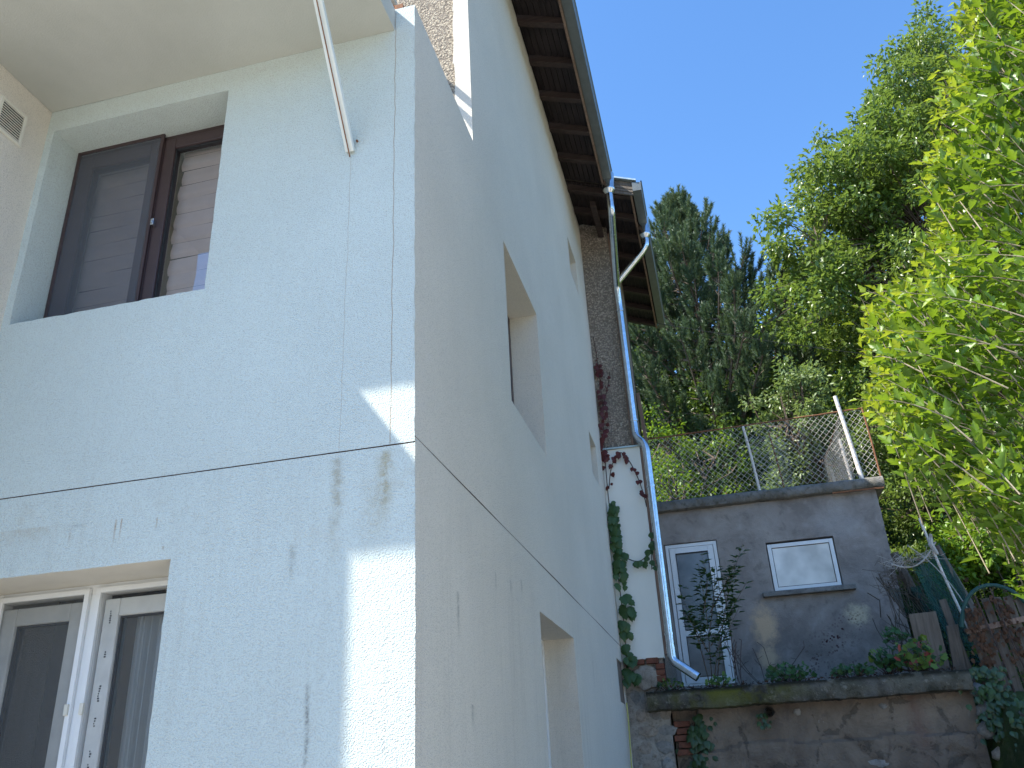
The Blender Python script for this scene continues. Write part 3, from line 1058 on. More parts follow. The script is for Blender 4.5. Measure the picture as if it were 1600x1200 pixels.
g.quad((x0 - 0.3, yf + 0.25, z0 - 0.3), (x1 + 0.3, yf + 0.25, z0 - 0.3), (x1 + 0.3, yf + 0.25, z1 + 0.2), (x0 - 0.3, yf + 0.25, z1 + 0.2))
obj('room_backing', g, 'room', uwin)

# lower window: white frame, screens in front, protective film left on the profile
yf = YF + 0.30
x0, x1, z0, z1 = LW
g = rect_frame(MB(), x0 - 0.02, x1 + 0.02, z0 - 0.01, z1 + 0.005, yf, yf + 0.07, 0.05)
g.box(-3.035, -2.945, yf, yf + 0.07, z0, z1 - 0.045)
lwin = obj('window', g, 'pvc', house, bevel=0.003)
lwin['label'] = 'white two-sash window with insect screens'
for (a, b) in ((x0 + 0.02, -3.01), (-2.97, x1 - 0.01)):
    g = rect_frame(MB(), a, b, z0 + 0.02, z1 - 0.02, yf - 0.022, yf - 0.002, 0.026)
    obj('screen_frame', g, 'pvc', lwin, bevel=0.002)
    g = MB()
    g.quad((a + 0.02, yf - 0.008, z0 + 0.04), (b - 0.02, yf - 0.008, z0 + 0.04), (b - 0.02, yf - 0.008, z1 - 0.04), (a + 0.02, yf - 0.008, z1 - 0.04))
    obj('insect_screen', g, 'screen_grey' if a < -3.2 else 'screen_clear', lwin)
for (a, b) in ((x0 + 0.03, -3.045), (-2.935, x1 + 0.0)):
    g = rect_frame(MB(), a, b, z0 + 0.05, z1 - 0.075, yf + 0.012, yf + 0.085, 0.085)
    obj('sash', g, 'pvc_film', lwin, bevel=0.006)
    g = rect_frame(MB(), a + 0.085, b - 0.085, z0 + 0.135, z1 - 0.16, yf + 0.030, yf + 0.050, 0.008)
    obj('gasket', g, 'rubber', lwin)
    g = MB()
    g.quad((a + 0.09, yf + 0.05, z0 + 0.14), (b - 0.088, yf + 0.05, z0 + 0.14), (b - 0.088, yf + 0.05, z1 - 0.165), (a + 0.09, yf + 0.05, z1 - 0.165))
    obj('pane', g, 'glass', lwin)
# screen tabs and printed marks of the film
g = MB()
for x in (-3.028, -2.945):
    g.box(x - 0.010, x + 0.010, yf - 0.034, yf - 0.021, 1.985, 2.035)
obj('screen_tab', g, 'pvc_cream', lwin, bevel=0.002)
g = MB()
rnd = random.Random(11)
for zz in (2.40, 2.24, 2.04, 1.93, 1.80, 1.70):
    n = rnd.randint(3, 7)
    for k in range(n):
        zc = zz + k * 0.011
        x = -2.897 + rnd.uniform(-0.002, 0.002)
        g.box(x, x + rnd.choice((0.004, 0.006, 0.009)), yf + 0.0095, yf + 0.0115, zc, zc + 0.0065)
obj('film_print', g, 'rubber', lwin)
g = MB()
xa, xb = x0 + 0.01, x1
n = 60
for xr in ((-2.84, -2.40),):
    pts = []
    for i in range(n + 1):
        x = xr[0] + (xr[1] - xr[0]) * i / n
        pts.append((x, yf + 0.14 + 0.018 * math.sin(i * 0.75) + 0.008 * math.sin(i * 1.9 + 1)))
    for i in range(n):
        g.quad((pts[i][0], pts[i][1], z0), (pts[i + 1][0], pts[i + 1][1], z0), (pts[i + 1][0], pts[i + 1][1], z1 - 0.1), (pts[i][0], pts[i][1], z1 - 0.1))
obj('lace_curtain', g, 'curtain', lwin, smooth=True)
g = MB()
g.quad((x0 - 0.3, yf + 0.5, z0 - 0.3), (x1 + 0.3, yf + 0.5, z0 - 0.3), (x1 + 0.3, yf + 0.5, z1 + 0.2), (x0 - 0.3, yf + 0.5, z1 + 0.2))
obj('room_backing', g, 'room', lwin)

# side-wall windows (seen edge-on)
for (h, mat, lab) in ((SW1, 'pvc_brown', 'brown frame deep in the largest side opening'), (SW3, 'pvc', None), (SW4, 'pvc', None), (SD, 'pvc', None)):
    y0, y1, z0, z1 = h
    xf = XC - 0.255
    g = MB()
    wv = 0.06
    g.box(xf - 0.05, xf, y0, y0 + wv, z0, z1)
    g.box(xf - 0.05, xf, y1 - wv, y1, z0, z1)
    g.box(xf - 0.05, xf, y0 + wv, y1 - wv, z0, z0 + wv)
    g.box(xf - 0.05, xf, y0 + wv, y1 - wv, z1 - wv, z1)
    win = obj('window', g, mat, house, bevel=0.003)
    if lab:
        win['label'] = lab
    g = MB()
    g.quad((xf - 0.02, y0 + wv, z0 + wv), (xf - 0.02, y1 - wv, z0 + wv), (xf - 0.02, y1 - wv, z1 - wv), (xf - 0.02, y0 + wv, z1 - wv))
    obj('pane', g, 'glass_dim', win)
# meter recess with a door
g = MB()
g.box(XC - 0.03, XC - 0.012, SBX[0], SBX[1], SBX[2], SBX[3])
g.box(XC - 0.012, XC - 0.004, SBX[0] + 0.30, SBX[0] + 0.35, SBX[2] + 0.34, SBX[2] + 0.40)
obj('meter_door', g, 'box_brown', house, bevel=0.002)

# rear part of the house
g = MB()
XR = -0.80
tb, tbr = wall_grid(('y', YB), XC, XR, 5.56, 9.25, [], 0.05, cell=0.06, seed=8.0, wav=0.007)
w = obj('wall', tb, 'roughcast_grey', house, smooth=True)
w['label'] = 'grey pebble-dashed return wall'
g.box(XC, -0.70, YB - 0.05, YB + 0.05, 2.86, 5.555)
w = obj('wall', g, 'plaster_white', house, bevel=0.006)
w['label'] = 'smooth white lower return wall'
g = MB()
g.hexa([(XC, YB - 0.085, 5.555), (-0.675, YB - 0.085, 5.545), (-0.675, YB + 0.02, 5.555), (XC, YB + 0.02, 5.565),
        (XC, YB - 0.085, 5.575), (-0.675, YB - 0.085, 5.562), (-0.675, YB + 0.02, 5.59), (XC, YB + 0.02, 5.60)])
obj('ledge_flashing', g, 'flashing', house)
g = MB()
g.quad((-0.76, YB, 5.56), (-0.76, 12.3, 5.56), (-0.76, 12.3, 9.05), (-0.76, YB, 9.05))
g.quad((-0.705, YB, 2.3), (-0.705, 13.0, 2.3), (-0.705, 13.0, 5.56), (-0.705, YB, 5.56))
g.quad((-0.76, 12.3, 5.56), (-1.5, 12.3, 5.56), (-1.5, 12.3, 9.05), (-0.76, 12.3, 9.05))
w = obj('wall', g, 'roughcast_grey', house)
w['label'] = 'rear side wall'
g = MB()
g.box(XR + 0.001, XR + 0.028, YB - 0.014, YB + 0.05, 5.60, 9.0)
obj('corner_board', g, 'wood_trim', house, bevel=0.003)
g = MB()
g.box(XR + 0.032, XR + 0.075, YB + 0.01, YB + 0.14, 5.60, 8.95)
obj('corner_board', g, 'wood_grey', house, bevel=0.003)
g = MB()
g.box(-0.698, -0.66, YB - 0.02, YB + 0.10, 2.90, 5.54)
obj('corner_board', g, 'wood_trim', house, bevel=0.003)
g = MB()
g.hexa([(-0.71, 12.2, 6.1), (-0.66, 12.2, 6.1), (-0.66, 12.34, 6.1), (-0.71, 12.34, 6.1),
        (-0.75, 12.2, 7.0), (-0.70, 12.2, 7.0), (-0.70, 12.34, 7.0), (-0.75, 12.34, 7.0)])
obj('batten', g, 'wood_trim', house)

# stone base with exposed brick band
g = MB()
g.box(XC, -0.72, YB + 0.02, YB + 0.2, 0, 2.86)
obj('base_wall', g, 'mortar', house)


def stone_mesh(rs, name):
    n = 7
    pts = []
    for i in range(n):
        a = 2 * math.pi * i / n + rs.uniform(-0.25, 0.25)
        r = rs.uniform(0.82, 1.1)
        pts.append((r * math.cos(a), r * math.sin(a)))
    g = MB()
    for (s, d) in ((1.0, 0.0), (0.93, -0.55), (0.62, -0.9)):
        for (x, y) in pts:
            g.v.append((x * s, d + rs.uniform(-0.06, 0.06), y * s))
    g.v.append((0, -1.0, 0))
    for r_ in range(2):
        for i in range(n):
            a = r_ * n + i
            b = r_ * n + (i + 1) % n
            g.f.append((a, b, b + n, a + n))
    for i in range(n):
        g.f.append((2 * n + i, 2 * n + (i + 1) % n, 3 * n))
    me = g.mesh(name)
    me.polygons.foreach_set('use_smooth', [True] * len(me.polygons))
    return me


rs = random.Random(3)
SM = [stone_mesh(rs, 'stone') for _ in range(6)]
for i, me in enumerate(SM):
    me.materials.append(M['stone' if i % 2 else 'stone_warm'])


def place_stone(parent, x, y, z, sx, sz, dep, k):
    o = bpy.data.objects.new('stone', SM[k % len(SM)])
    COL.objects.link(o)
    o.parent = parent
    o.location = Vector((x, y, z)) - worldloc(parent)
    o.scale = (sx, dep, sz)
    return o


k = 0
zz = 1.45
while zz < 2.75:
    hh = rs.uniform(0.075, 0.105)
    x = XC + 0.03 + rs.uniform(0, 0.05)
    while x < -0.76:
        ww = rs.uniform(0.07, 0.14)
        if not (x + ww > -0.95 and zz > 2.62):
            place_stone(house, min(x + ww, -0.78), YB + 0.03, zz + hh, ww, hh * 0.95, rs.uniform(0.015, 0.034), k)
        k += 1
        x += 2 * ww + 0.012
    zz += 2 * hh + 0.01
# plaster patch over the stones
g = MB()
n = 26
cx, cz = -0.94, 2.66
ring = []
for i in range(n):
    a = 2 * math.pi * i / n
    r = 1.0 + 0.18 * fbm((math.cos(a) * 2, math.sin(a) * 2, 0), 1.0) + 0.12 * fbm((math.cos(a) * 6, math.sin(a) * 6, 3), 1.0)
    ring.append((cx + 0.17 * r * math.cos(a), cz + 0.14 * r * math.sin(a)))
for (s, yy) in ((1.0, YB + 0.02), (0.97, YB - 0.035), (0.7, YB - 0.05)):
    for (x, z) in ring:
        g.v.append((cx + (x - cx) * s, yy + 0.006 * fbm((x, z, s), 12), cz + (z - cz) * s))
g.v.append((cx, YB - 0.052, cz))
for q in range(2):
    for i in range(n):
        a, b = q * n + i, q * n + (i + 1) % n
        g.f.append((a, b, b + n, a + n))
for i in range(n):
    g.f.append((2 * n + i, 2 * n + (i + 1) % n, 3 * n))
obj('plaster_patch', g, 'mortar', house, smooth=True)
bm_ = MB()
bm_.box(-0.115, 0.115, -0.055, 0.055, -0.032, 0.032)
BRICK = bm_.mesh('brick')
BRICK.materials.append(M['brick'])


def place_brick(parent, x, y, z, sx=1.0, rz=0.0, ry=0.0):
    o = bpy.data.objects.new('brick', BRICK)
    COL.objects.link(o)
    o.parent = parent
    o.location = Vector((x, y, z)) - worldloc(parent)
    o.scale = (sx, 1, 1)
    o.rotation_euler = (0, ry, rz)
    b = o.modifiers.new('bevel', 'BEVEL')
    b.width = 0.007
    b.segments = 2
    return o


for (x, z, sx) in ((-1.06, 2.835, 1.0), (-0.85, 2.838, 0.62), (-0.765, 2.77, 0.45), (-0.765, 2.70, 0.45), (-0.765, 2.63, 0.45)):
    place_brick(house, x, YB - 0.0 + rs.uniform(-0.01, 0.012), z, sx, rs.uniform(-0.04, 0.04), rs.uniform(-0.03, 0.03))

# ---------------------------------------------------------------- roofs
ROOF_S = 0.40


def rz_(x):
    return 9.17 - ROOF_S * (x - XC)


def slab_between(x0, x1, y0, y1, zlo, th):
    """sloped board: underside at rz_(x)+zlo"""
    return MB().hexa([(x0, y0, rz_(x0) + zlo), (x1, y0, rz_(x1) + zlo), (x1, y1, rz_(x1) + zlo), (x0, y1, rz_(x0) + zlo),
                      (x0, y0, rz_(x0) + zlo + th), (x1, y0, rz_(x1) + zlo + th), (x1, y1, rz_(x1) + zlo + th), (x0, y1, rz_(x0) + zlo + th)])


ridge_x = -5.2
g = MB()
g.hexa([(ridge_x, 4.05, rz_(ridge_x) + 0.15), (-0.66, 4.05, rz_(-0.66) + 0.15), (-0.66, 9.62, rz_(-0.66) + 0.15), (ridge_x, 9.62, rz_(ridge_x) + 0.15),
        (ridge_x, 4.05, rz_(ridge_x) + 0.22), (-0.66, 4.05, rz_(-0.66) + 0.22), (-0.66, 9.62, rz_(-0.66) + 0.22), (ridge_x, 9.62, rz_(ridge_x) + 0.22)])
g.hexa([(ridge_x, 9.64, rz_(ridge_x) + 0.15), (-0.30, 9.64, rz_(-0.30) + 0.15), (-0.30, 13.62, rz_(-0.30) + 0.15), (ridge_x, 13.62, rz_(ridge_x) + 0.15),
        (ridge_x, 9.64, rz_(ridge_x) + 0.22), (-0.30, 9.64, rz_(-0.30) + 0.22), (-0.30, 13.62, rz_(-0.30) + 0.22), (ridge_x, 13.62, rz_(ridge_x) + 0.22)])
g.quad((ridge_x, 4.05, rz_(ridge_x) + 0.22), (ridge_x, 13.62, rz_(ridge_x) + 0.22), (-9.6, 13.62, 9.0), (-9.6, 4.05, 9.0))
roof = obj('roof', g, 'wood_grey', house)
rs = random.Random(8)
# soffit boards running along the eave
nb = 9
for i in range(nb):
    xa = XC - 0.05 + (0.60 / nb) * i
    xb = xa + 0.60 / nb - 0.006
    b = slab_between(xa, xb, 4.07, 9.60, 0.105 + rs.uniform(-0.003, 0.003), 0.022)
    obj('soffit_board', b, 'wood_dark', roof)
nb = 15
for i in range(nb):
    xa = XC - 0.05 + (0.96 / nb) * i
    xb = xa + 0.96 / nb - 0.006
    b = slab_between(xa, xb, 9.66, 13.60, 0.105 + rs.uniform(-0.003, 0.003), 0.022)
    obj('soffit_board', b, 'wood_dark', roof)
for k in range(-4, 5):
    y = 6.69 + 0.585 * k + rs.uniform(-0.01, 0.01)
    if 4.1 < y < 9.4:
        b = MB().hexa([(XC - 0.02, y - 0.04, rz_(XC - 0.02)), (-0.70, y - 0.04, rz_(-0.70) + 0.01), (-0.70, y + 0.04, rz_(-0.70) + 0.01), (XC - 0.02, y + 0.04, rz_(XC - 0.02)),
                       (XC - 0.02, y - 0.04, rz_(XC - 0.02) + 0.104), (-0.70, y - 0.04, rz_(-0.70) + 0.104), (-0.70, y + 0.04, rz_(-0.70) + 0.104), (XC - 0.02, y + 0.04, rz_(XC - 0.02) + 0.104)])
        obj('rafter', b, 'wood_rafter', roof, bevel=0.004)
for k in range(8):
    y = 9.74 + 0.545 * k + rs.uniform(-0.01, 0.01)
    if y < 13.6:
        xe = -0.345
        b = MB().hexa([(XC - 0.02, y - 0.04, rz_(XC - 0.02)), (xe, y - 0.04, rz_(xe) + 0.01), (xe, y + 0.04, rz_(xe) + 0.01), (XC - 0.02, y + 0.04, rz_(XC - 0.02)),
                       (XC - 0.02, y - 0.04, rz_(XC - 0.02) + 0.104), (xe, y - 0.04, rz_(xe) + 0.104), (xe, y + 0.04, rz_(xe) + 0.104), (XC - 0.02, y + 0.04, rz_(XC - 0.02) + 0.104)])
        obj('rafter', b, 'wood_rafter', roof, bevel=0.004)
# wall-plate end carried out under the rear eave
g = MB()
g.hexa([(-0.93, 9.9, rz_(-0.93) - 0.10), (-0.85, 9.9, rz_(-0.85) - 0.08), (-0.85, 10.80, rz_(-0.85) - 0.08), (-0.93, 10.80, rz_(-0.93) - 0.10),
        (-0.93, 9.9, rz_(-0.93) - 0.002), (-0.85, 9.9, rz_(-0.85) - 0.002), (-0.85, 10.80, rz_(-0.85) - 0.002), (-0.93, 10.80, rz_(-0.93) - 0.002)])
obj('purlin', g, 'wood_rafter', roof, bevel=0.004)
# fascia boards / tile edges
g = MB()
g.box(-0.70, -0.675, 4.06, 9.61, rz_(-0.69) + 0.0, rz_(-0.69) + 0.13)
obj('fascia', g, 'wood_trim', roof)
g = MB()
g.box(-0.345, -0.32, 9.66, 13.61, rz_(-0.33) + 0.0, rz_(-0.33) + 0.13)
obj('fascia', g, 'wood_trim', roof)
for k in range(3):
    zo = -0.005 + 0.045 * k
    b = MB().hexa([(-0.69, 9.628 - 0.006 * k, rz_(-0.69) + zo), (-0.30, 9.628 - 0.006 * k, rz_(-0.30) + zo), (-0.30, 9.655, rz_(-0.30) + zo), (-0.69, 9.655, rz_(-0.69) + zo),
                   (-0.69, 9.628 - 0.006 * k, rz_(-0.69) + zo + 0.04), (-0.30, 9.628 - 0.006 * k, rz_(-0.30) + zo + 0.04), (-0.30, 9.655, rz_(-0.30) + zo + 0.04), (-0.69, 9.655, rz_(-0.69) + zo + 0.04)])
    obj('barge_board', b, 'wood_grey', roof)
b = MB().hexa([(-0.70, 9.58, rz_(-0.70) + 0.225), (-0.24, 9.58, rz_(-0.24) + 0.225), (-0.24, 9.80, rz_(-0.24) + 0.225), (-0.70, 9.80, rz_(-0.70) + 0.225),
               (-0.70, 9.58, rz_(-0.70) + 0.25), (-0.24, 9.58, rz_(-0.24) + 0.25), (-0.24, 9.80, rz_(-0.24) + 0.25), (-0.70, 9.80, rz_(-0.70) + 0.25)])
obj('edge_flashing', b, 'flashing', roof)
# row of clay tiles showing at the eave edge
for (xe, ya, yb_) in ((-0.655, 4.05, 9.55), (-0.295, 9.70, 13.55)):
    g = MB()
    y = ya
    while y < yb_:
        g.hexa([(xe - 0.25, y, rz_(xe - 0.25) + 0.222), (xe, y, rz_(xe) + 0.222), (xe, y + 0.19, rz_(xe) + 0.222), (xe - 0.25, y + 0.19, rz_(xe - 0.25) + 0.222),
                (xe - 0.25, y, rz_(xe - 0.25) + 0.245), (xe, y, rz_(xe) + 0.245), (xe, y + 0.19, rz_(xe) + 0.245), (xe - 0.25, y + 0.19, rz_(xe - 0.25) + 0.245)])
        y += 0.2
    obj('eave_tile_row', g, 'tile', roof)


def gutter(x, z, y0, y1, nm):
    """box gutter: back at x, floor at z, 12 cm wide, rolled front bead"""
    prof = [(x, z + 0.15), (x, z), (x + 0.115, z - 0.004), (x + 0.125, z + 0.125), (x + 0.137, z + 0.14), (x + 0.130, z + 0.152), (x + 0.118, z + 0.145),
            (x + 0.118, z + 0.13), (x + 0.109, z + 0.003), (x + 0.004, z + 0.006), (x + 0.004, z + 0.15)]
    g = MB()
    n = len(prof)
    for yy in (y0, y1):
        for (a, b) in prof:
            g.v.append((a, yy, b))
    for i in range(n):
        j = (i + 1) % n
        g.f.append((i, j, j + n, i + n))
    g.f.append((1, 2, 3, 0))
    g.f.append((0 + n, 3 + n, 2 + n, 1 + n))
    return obj(nm, g, 'gutter', roof)


gutter(-0.672, rz_(-0.67) + 0.045, 4.0, 9.47, 'gutter')
gutter(-0.300, rz_(-0.30) + 0.045, 9.60, 10.42, 'gutter')
gutter(-0.300, rz_(-0.30) + 0.045, 10.52, 13.68, 'gutter')

# hoppers and downpipes
zg = rz_(-0.67) + 0.045
g = MB()
g.tube([(-0.612, 9.50, zg + 0.13), (-0.612, 9.49, zg - 0.13), (-0.612, 9.49, zg - 0.135), (-0.612, 9.49, zg - 0.15), (-0.612, 9.50, zg - 0.19)], [0.088, 0.084, 0.088, 0.086, 0.052], 16)
obj('hopper', g, 'zinc', roof, smooth=True)
zg2 = rz_(-0.30) + 0.045
g = MB()
g.tube([(-0.238, 10.47, zg2 + 0.12), (-0.238, 10.46, zg2 - 0.15), (-0.238, 10.46, zg2 - 0.155), (-0.238, 10.46, zg2 - 0.17), (-0.238, 10.47, zg2 - 0.21)], [0.086, 0.082, 0.086, 0.084, 0.052], 16)
obj('hopper', g, 'zinc', roof, smooth=True)


def smooth_path(pts, r=0.12, n=5):
    out = [Vector(pts[0])]
    for i in range(1, len(pts) - 1):
        p0, p, p1 = Vector(pts[i - 1]), Vector(pts[i]), Vector(pts[i + 1])
        a = p + (p0 - p).normalized() * min(r, (p0 - p).length * 0.45)
        b = p + (p1 - p).normalized() * min(r, (p1 - p).length * 0.45)
        for k in range(n + 1):
            t = k / n
            out.append(a * (1 - t) ** 2 + p * 2 * t * (1 - t) + b * t * t)
    out.append(Vector(pts[-1]))
    return out


PR = 0.047
g = MB()
g.tube(smooth_path([(-0.612, 9.50, zg - 0.14), (-0.612, 9.50, zg - 0.48), (-0.735, 10.55, 7.95), (-0.735, 10.62, 7.70), (-0.725, 10.62, 5.85)], 0.07), PR, 12)
pipe = obj('downpipe', g, 'zinc', house, smooth=True)
g = MB()
g.tube(smooth_path([(-0.725, 10.62, 5.86), (-0.725, 10.60, 5.66), (-0.60, 10.50, 5.50), (-0.60, 10.50, 2.90)], 0.10), PR * 1.06, 12)
obj('downpipe', g, 'zinc', house, smooth=True)
g = MB()
g.tube(smooth_path([(-0.238, 10.47, zg2 - 0.19), (-0.238, 10.47, zg2 - 0.36), (-0.72, 10.60, 8.06)], 0.14), PR * 0.98, 12)
obj('branch_pipe', g, 'zinc', house, smooth=True)
g = MB()
g.tube(smooth_path([(-0.60, 10.50, 2.96), (-0.60, 10.50, 2.80), (-0.33, 10.44, 2.59)], 0.05), PR * 1.15, 14, cap=False)
g.tube([(-0.335, 10.441, 2.594), (-0.338, 10.442, 2.596)], PR * 1.05, 14)
obj('outlet_elbow', g, 'zinc', pipe, smooth=True)
for (x, y, z) in ((-0.725, 10.62, 5.90), (-0.60, 10.50, 4.93), (-0.60, 10.50, 3.10), (-0.735, 10.62, 7.60)):
    g = MB()
    g.tube([(x, y, z - 0.013), (x, y, z + 0.013)], PR * 1.2, 12)
    g.beam((x, y, z), (x, YB + 0.0, z), 0.012, 0.02)
    obj('pipe_clamp', g, 'zinc', pipe, smooth=True)

# yellow conduit down the corner
g = MB()
g.tube([(XC + 0.03, 10.42, 2.37), (XC + 0.035, 10.40, 2.2), (XC + 0.03, 10.30, 1.7), (XC + 0.03, 10.25, 0.4)], 0.009, 6)
tag(obj('conduit', g, 'cable_yellow'), 'thin yellow conduit dropping from the small brown meter door on the side wall', 'conduit')

# ================================================================ RETAINING WALL AND SLAB
rw = empty('retaining_wall', (0.8, 10.75, 0), 'old patchy plaster retaining wall under the mossy concrete ledge', 'wall')
g = MB()
us_ = np.arange(-0.70, 2.56, 0.035)
vs_ = np.arange(1.2, 2.33, 0.035)


def ret_y(x, z):
    y = 10.74 + 0.035 * fbm((x, z, 0), 1.6, 4) + 0.02 * fbm((x, z, 0), 5.0, 2) + 0.008 * fbm((x, z, 0), 14, 1)
    # spalled strip lower left shows bricks behind
    t = fbm((x, z, 0), 2.2, 9)
    if x < -0.42 + 0.10 * fbm((0, z, 0), 5.0):
        y += 0.10
    if t < -0.28:
        y += 0.022
    if z < 1.86 + 0.08 * fbm((x, 0, 0), 1.5, 3):
        y -= 0.05
    return y


for z in vs_:
    for x in us_:
        g.v.append((x, ret_y(x, z), z))
nu = len(us_)
for j in range(len(vs_) - 1):
    for i in range(nu - 1):
        a = j * nu + i
        g.f.append((a, a + 1, a + 1 + nu, a + nu))
g.box(-0.70, 2.54, 10.86, 11.0, 0, 2.3)
obj('wall', g, 'retaining', rw, smooth=True)
for (x, z, ry) in ((-0.60, 2.12, 0.02), (-0.58, 2.045, -0.03), (-0.61, 1.97, 0.0), (-0.57, 1.895, 0.04), (-0.60, 1.82, 0.0)):
    place_brick(rw, x, 10.80, z, 0.8, 0.03, ry)
rs = random.Random(21)
for (x, z, sx, sz) in ((0.95, 1.64, 0.13, 0.07), (-0.30, 1.72, 0.10, 0.07), (1.48, 1.60, 0.16, 0.05), (0.1, 1.58, 0.12, 0.06), (1.62, 2.17, 0.05, 0.035), (0.70, 2.17, 0.05, 0.04)):
    place_stone(rw, x, 10.735, z, sx, sz, 0.022, rs.randint(0, 5))
# ledge slab with a rough broken edge
g = MB()
xs_ = np.arange(-0.95, 2.56, 0.03)
prof = [(10.98, 2.26), (10.505, 2.265), (10.492, 2.272), (10.485, 2.37), (10.492, 2.462), (10.508, 2.474), (10.62, 2.478), (10.98, 2.48), (13.0, 2.48)]
for x in xs_:
    for (y, z) in prof:
        n1 = fbm((x, y, z), 3.0, 7) * 0.016 + fbm((x, y, z), 11.0, 3) * 0.012 + fbm((x, y, z), 30.0, 3) * 0.010
        e = 0.02 * fbm((x, 0, z * 3), 1.3, 2)
        g.v.append((x, y + (n1 * 1.4 + e if y < 10.9 else 0), z + (n1 if z < 2.3 or 2.42 < z else 0)))
npf = len(prof)
for i in range(len(xs_) - 1):
    for j in range(npf - 1):
        a = i * npf + j
        g.f.append((a, a + 1, a + 1 + npf, a + npf))
g.f.append(tuple(range(npf - 1, -1, -1)))
g.f.append(tuple(range((len(xs_) - 1) * npf, len(xs_) * npf)))
sl = obj('ledge_slab', g, None, rw, smooth=True)


def m_slab():
    N = NT('ledge_concrete_moss')
    X, Y, Z = N.xyz()[:3]
    a = N.noise(N.pos(), 3.2, 6, 0.62, 0.4)
    b = N.noise(N.pos(), 11.0, 5, 0.68)
    col = N.mix(N.rng(a, 0.35, 0.65), (0.050, 0.047, 0.040), (0.15, 0.14, 0.12))
    col = N.mix(N.rng(b, 0.58, 0.66, 0, 0.7), col, (0.25, 0.24, 0.21))
    col = N.mix(N.rng(b, 0.45, 0.36, 0, 0.7), col, (0.035, 0.032, 0.028))
    f = N.math('MULTIPLY', N.rng(N.math('ABSOLUTE', N.math('SUBTRACT', X, 0.0)), 0.2, 1.1, 1.0, 0.12), N.rng(N.noise(N.pos(), 2.6, 5, 0.65), 0.38, 0.52))
    f = N.math('MULTIPLY', f, N.rng(Z, 2.28, 2.42, 0.5, 1.0))
    col = N.mix(f, col, (0.125, 0.125, 0.025))
    top = N.math('MULTIPLY', N.rng(Z, 2.415, 2.455), N.rng(N.noise(N.pos(), 7.0, 4, 0.6), 0.36, 0.48))
    col = N.mix(top, col, (0.03, 0.028, 0.02))
    h = N.math('ADD', N.noise(N.pos(), 45, 5, 0.7), N.math('MULTIPLY', b, 2.0))
    return N.done(N.bsdf(col, 0.95, spec=0.15, normal=N.bump(h, 0.014, 1.0)))


sl.data.materials.append(m_slab())
# drain pipe stub
g = MB()
g.tube([(0.385, 10.75, 2.185), (0.40, 10.60, 2.18)], [0.052, 0.054], 18, cap=False)
g.tube([(0.40, 10.60, 2.18), (0.387, 10.75, 2.185)], [0.041, 0.041], 18, cap=False)
g.tube([(0.401, 10.606, 2.18), (0.4015, 10.594, 2.18)], [0.060, 0.060], 18, cap=False)
g.tube([(0.4015, 10.594, 2.18), (0.4015, 10.594, 2.18001)], [0.060, 0.040], 18, cap=False)
dp = obj('drain_pipe', g, 'stone_warm', rw, smooth=True)
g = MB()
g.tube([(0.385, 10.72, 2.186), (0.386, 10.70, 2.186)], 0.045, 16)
obj('drain_shadow_plug', g, 'bore_shade', dp)  # near-black disc stands in for the shade inside the pipe
# end stones right of the wall
for (x, z, sx, sz, y) in ((2.62, 2.25, 0.10, 0.09, 10.72), (2.66, 2.05, 0.13, 0.10, 10.74), (2.60, 1.85, 0.10, 0.10, 10.74), (2.72, 1.62, 0.16, 0.12, 10.7)):
    place_stone(rw, x, y, z, sx, sz, 0.10, rs.randint(0, 5))

# ================================================================ SHED
shed = empty('shed', (0.9, 13.0, 2.48), 'small grey cement outbuilding with flat concrete roof, white door and window', 'outbuilding')
DO = (-0.655, 0.13, 2.72, 4.775)
WO = (0.83, 1.79, 3.92, 4.645)
sf, sr = wall_grid(('y', 13.0), -0.80, 2.52, 2.40, 5.27, [DO, WO], 0.07, cell=0.06, seed=11.0, jit=0.007, wav=0.006)
obj('wall', sf, 'shed', shed, smooth=True)
for q_ in islands(sr):
    obj('opening_reveal', q_, 'shed', shed)
g = MB()
g.quad((2.52, 13.0, 2.2), (2.52, 16.2, 2.2), (2.52, 16.2, 5.27), (2.52, 13.0, 5.27))
g.quad((2.52, 16.2, 2.2), (-0.8, 16.2, 2.2), (-0.8, 16.2, 5.27), (2.52, 16.2, 5.27))
g.quad((-0.8, 16.2, 2.2), (-0.8, 13.0, 2.2), (-0.8, 13.0, 5.27), (-0.8, 16.2, 5.27))
g.quad((-0.8, 13.4, 2.4), (2.5, 13.4, 2.4), (2.5, 13.4, 5.2), (-0.8, 13.4, 5.2))
obj('side_wall', g, 'shed', shed)
# flat roof slab, rough edge
g = MB()
xs_ = list(np.arange(-0.72, 2.66, 0.03))
prof = [(16.3, 5.27), (12.93, 5.27), (12.90, 5.285), (12.885, 5.34), (12.89, 5.40), (12.93, 5.435), (13.1, 5.44), (16.3, 5.44)]
for x in xs_:
    for (y, z) in prof:
        n1 = fbm((x, y, z), 4.0, 2) * 0.018 + fbm((x, y, z), 13.0, 5) * 0.012
        g.v.append((x, y + (n1 * 1.5 if y < 13 else 0), z + (n1 if y < 12.95 or z > 5.42 else 0)))
npf = len(prof)
for i in range(len(xs_) - 1):
    for j in range(npf - 1):
        a = i * npf + j
        g.f.append((a, a + 1, a + 1 + npf, a + npf))
g.f.append(tuple(range(npf - 1, -1, -1)))
g.f.append(tuple(range((len(xs_) - 1) * npf, len(xs_) * npf)))
obj('roof_slab', g, 'conc_old', shed, smooth=True)
# rusty drip edge under right part of the slab
g = MB()
g.box(1.9, 2.62, 12.905, 12.925, 5.245, 5.268)
obj('drip_edge', g, 'steel_rust', shed)
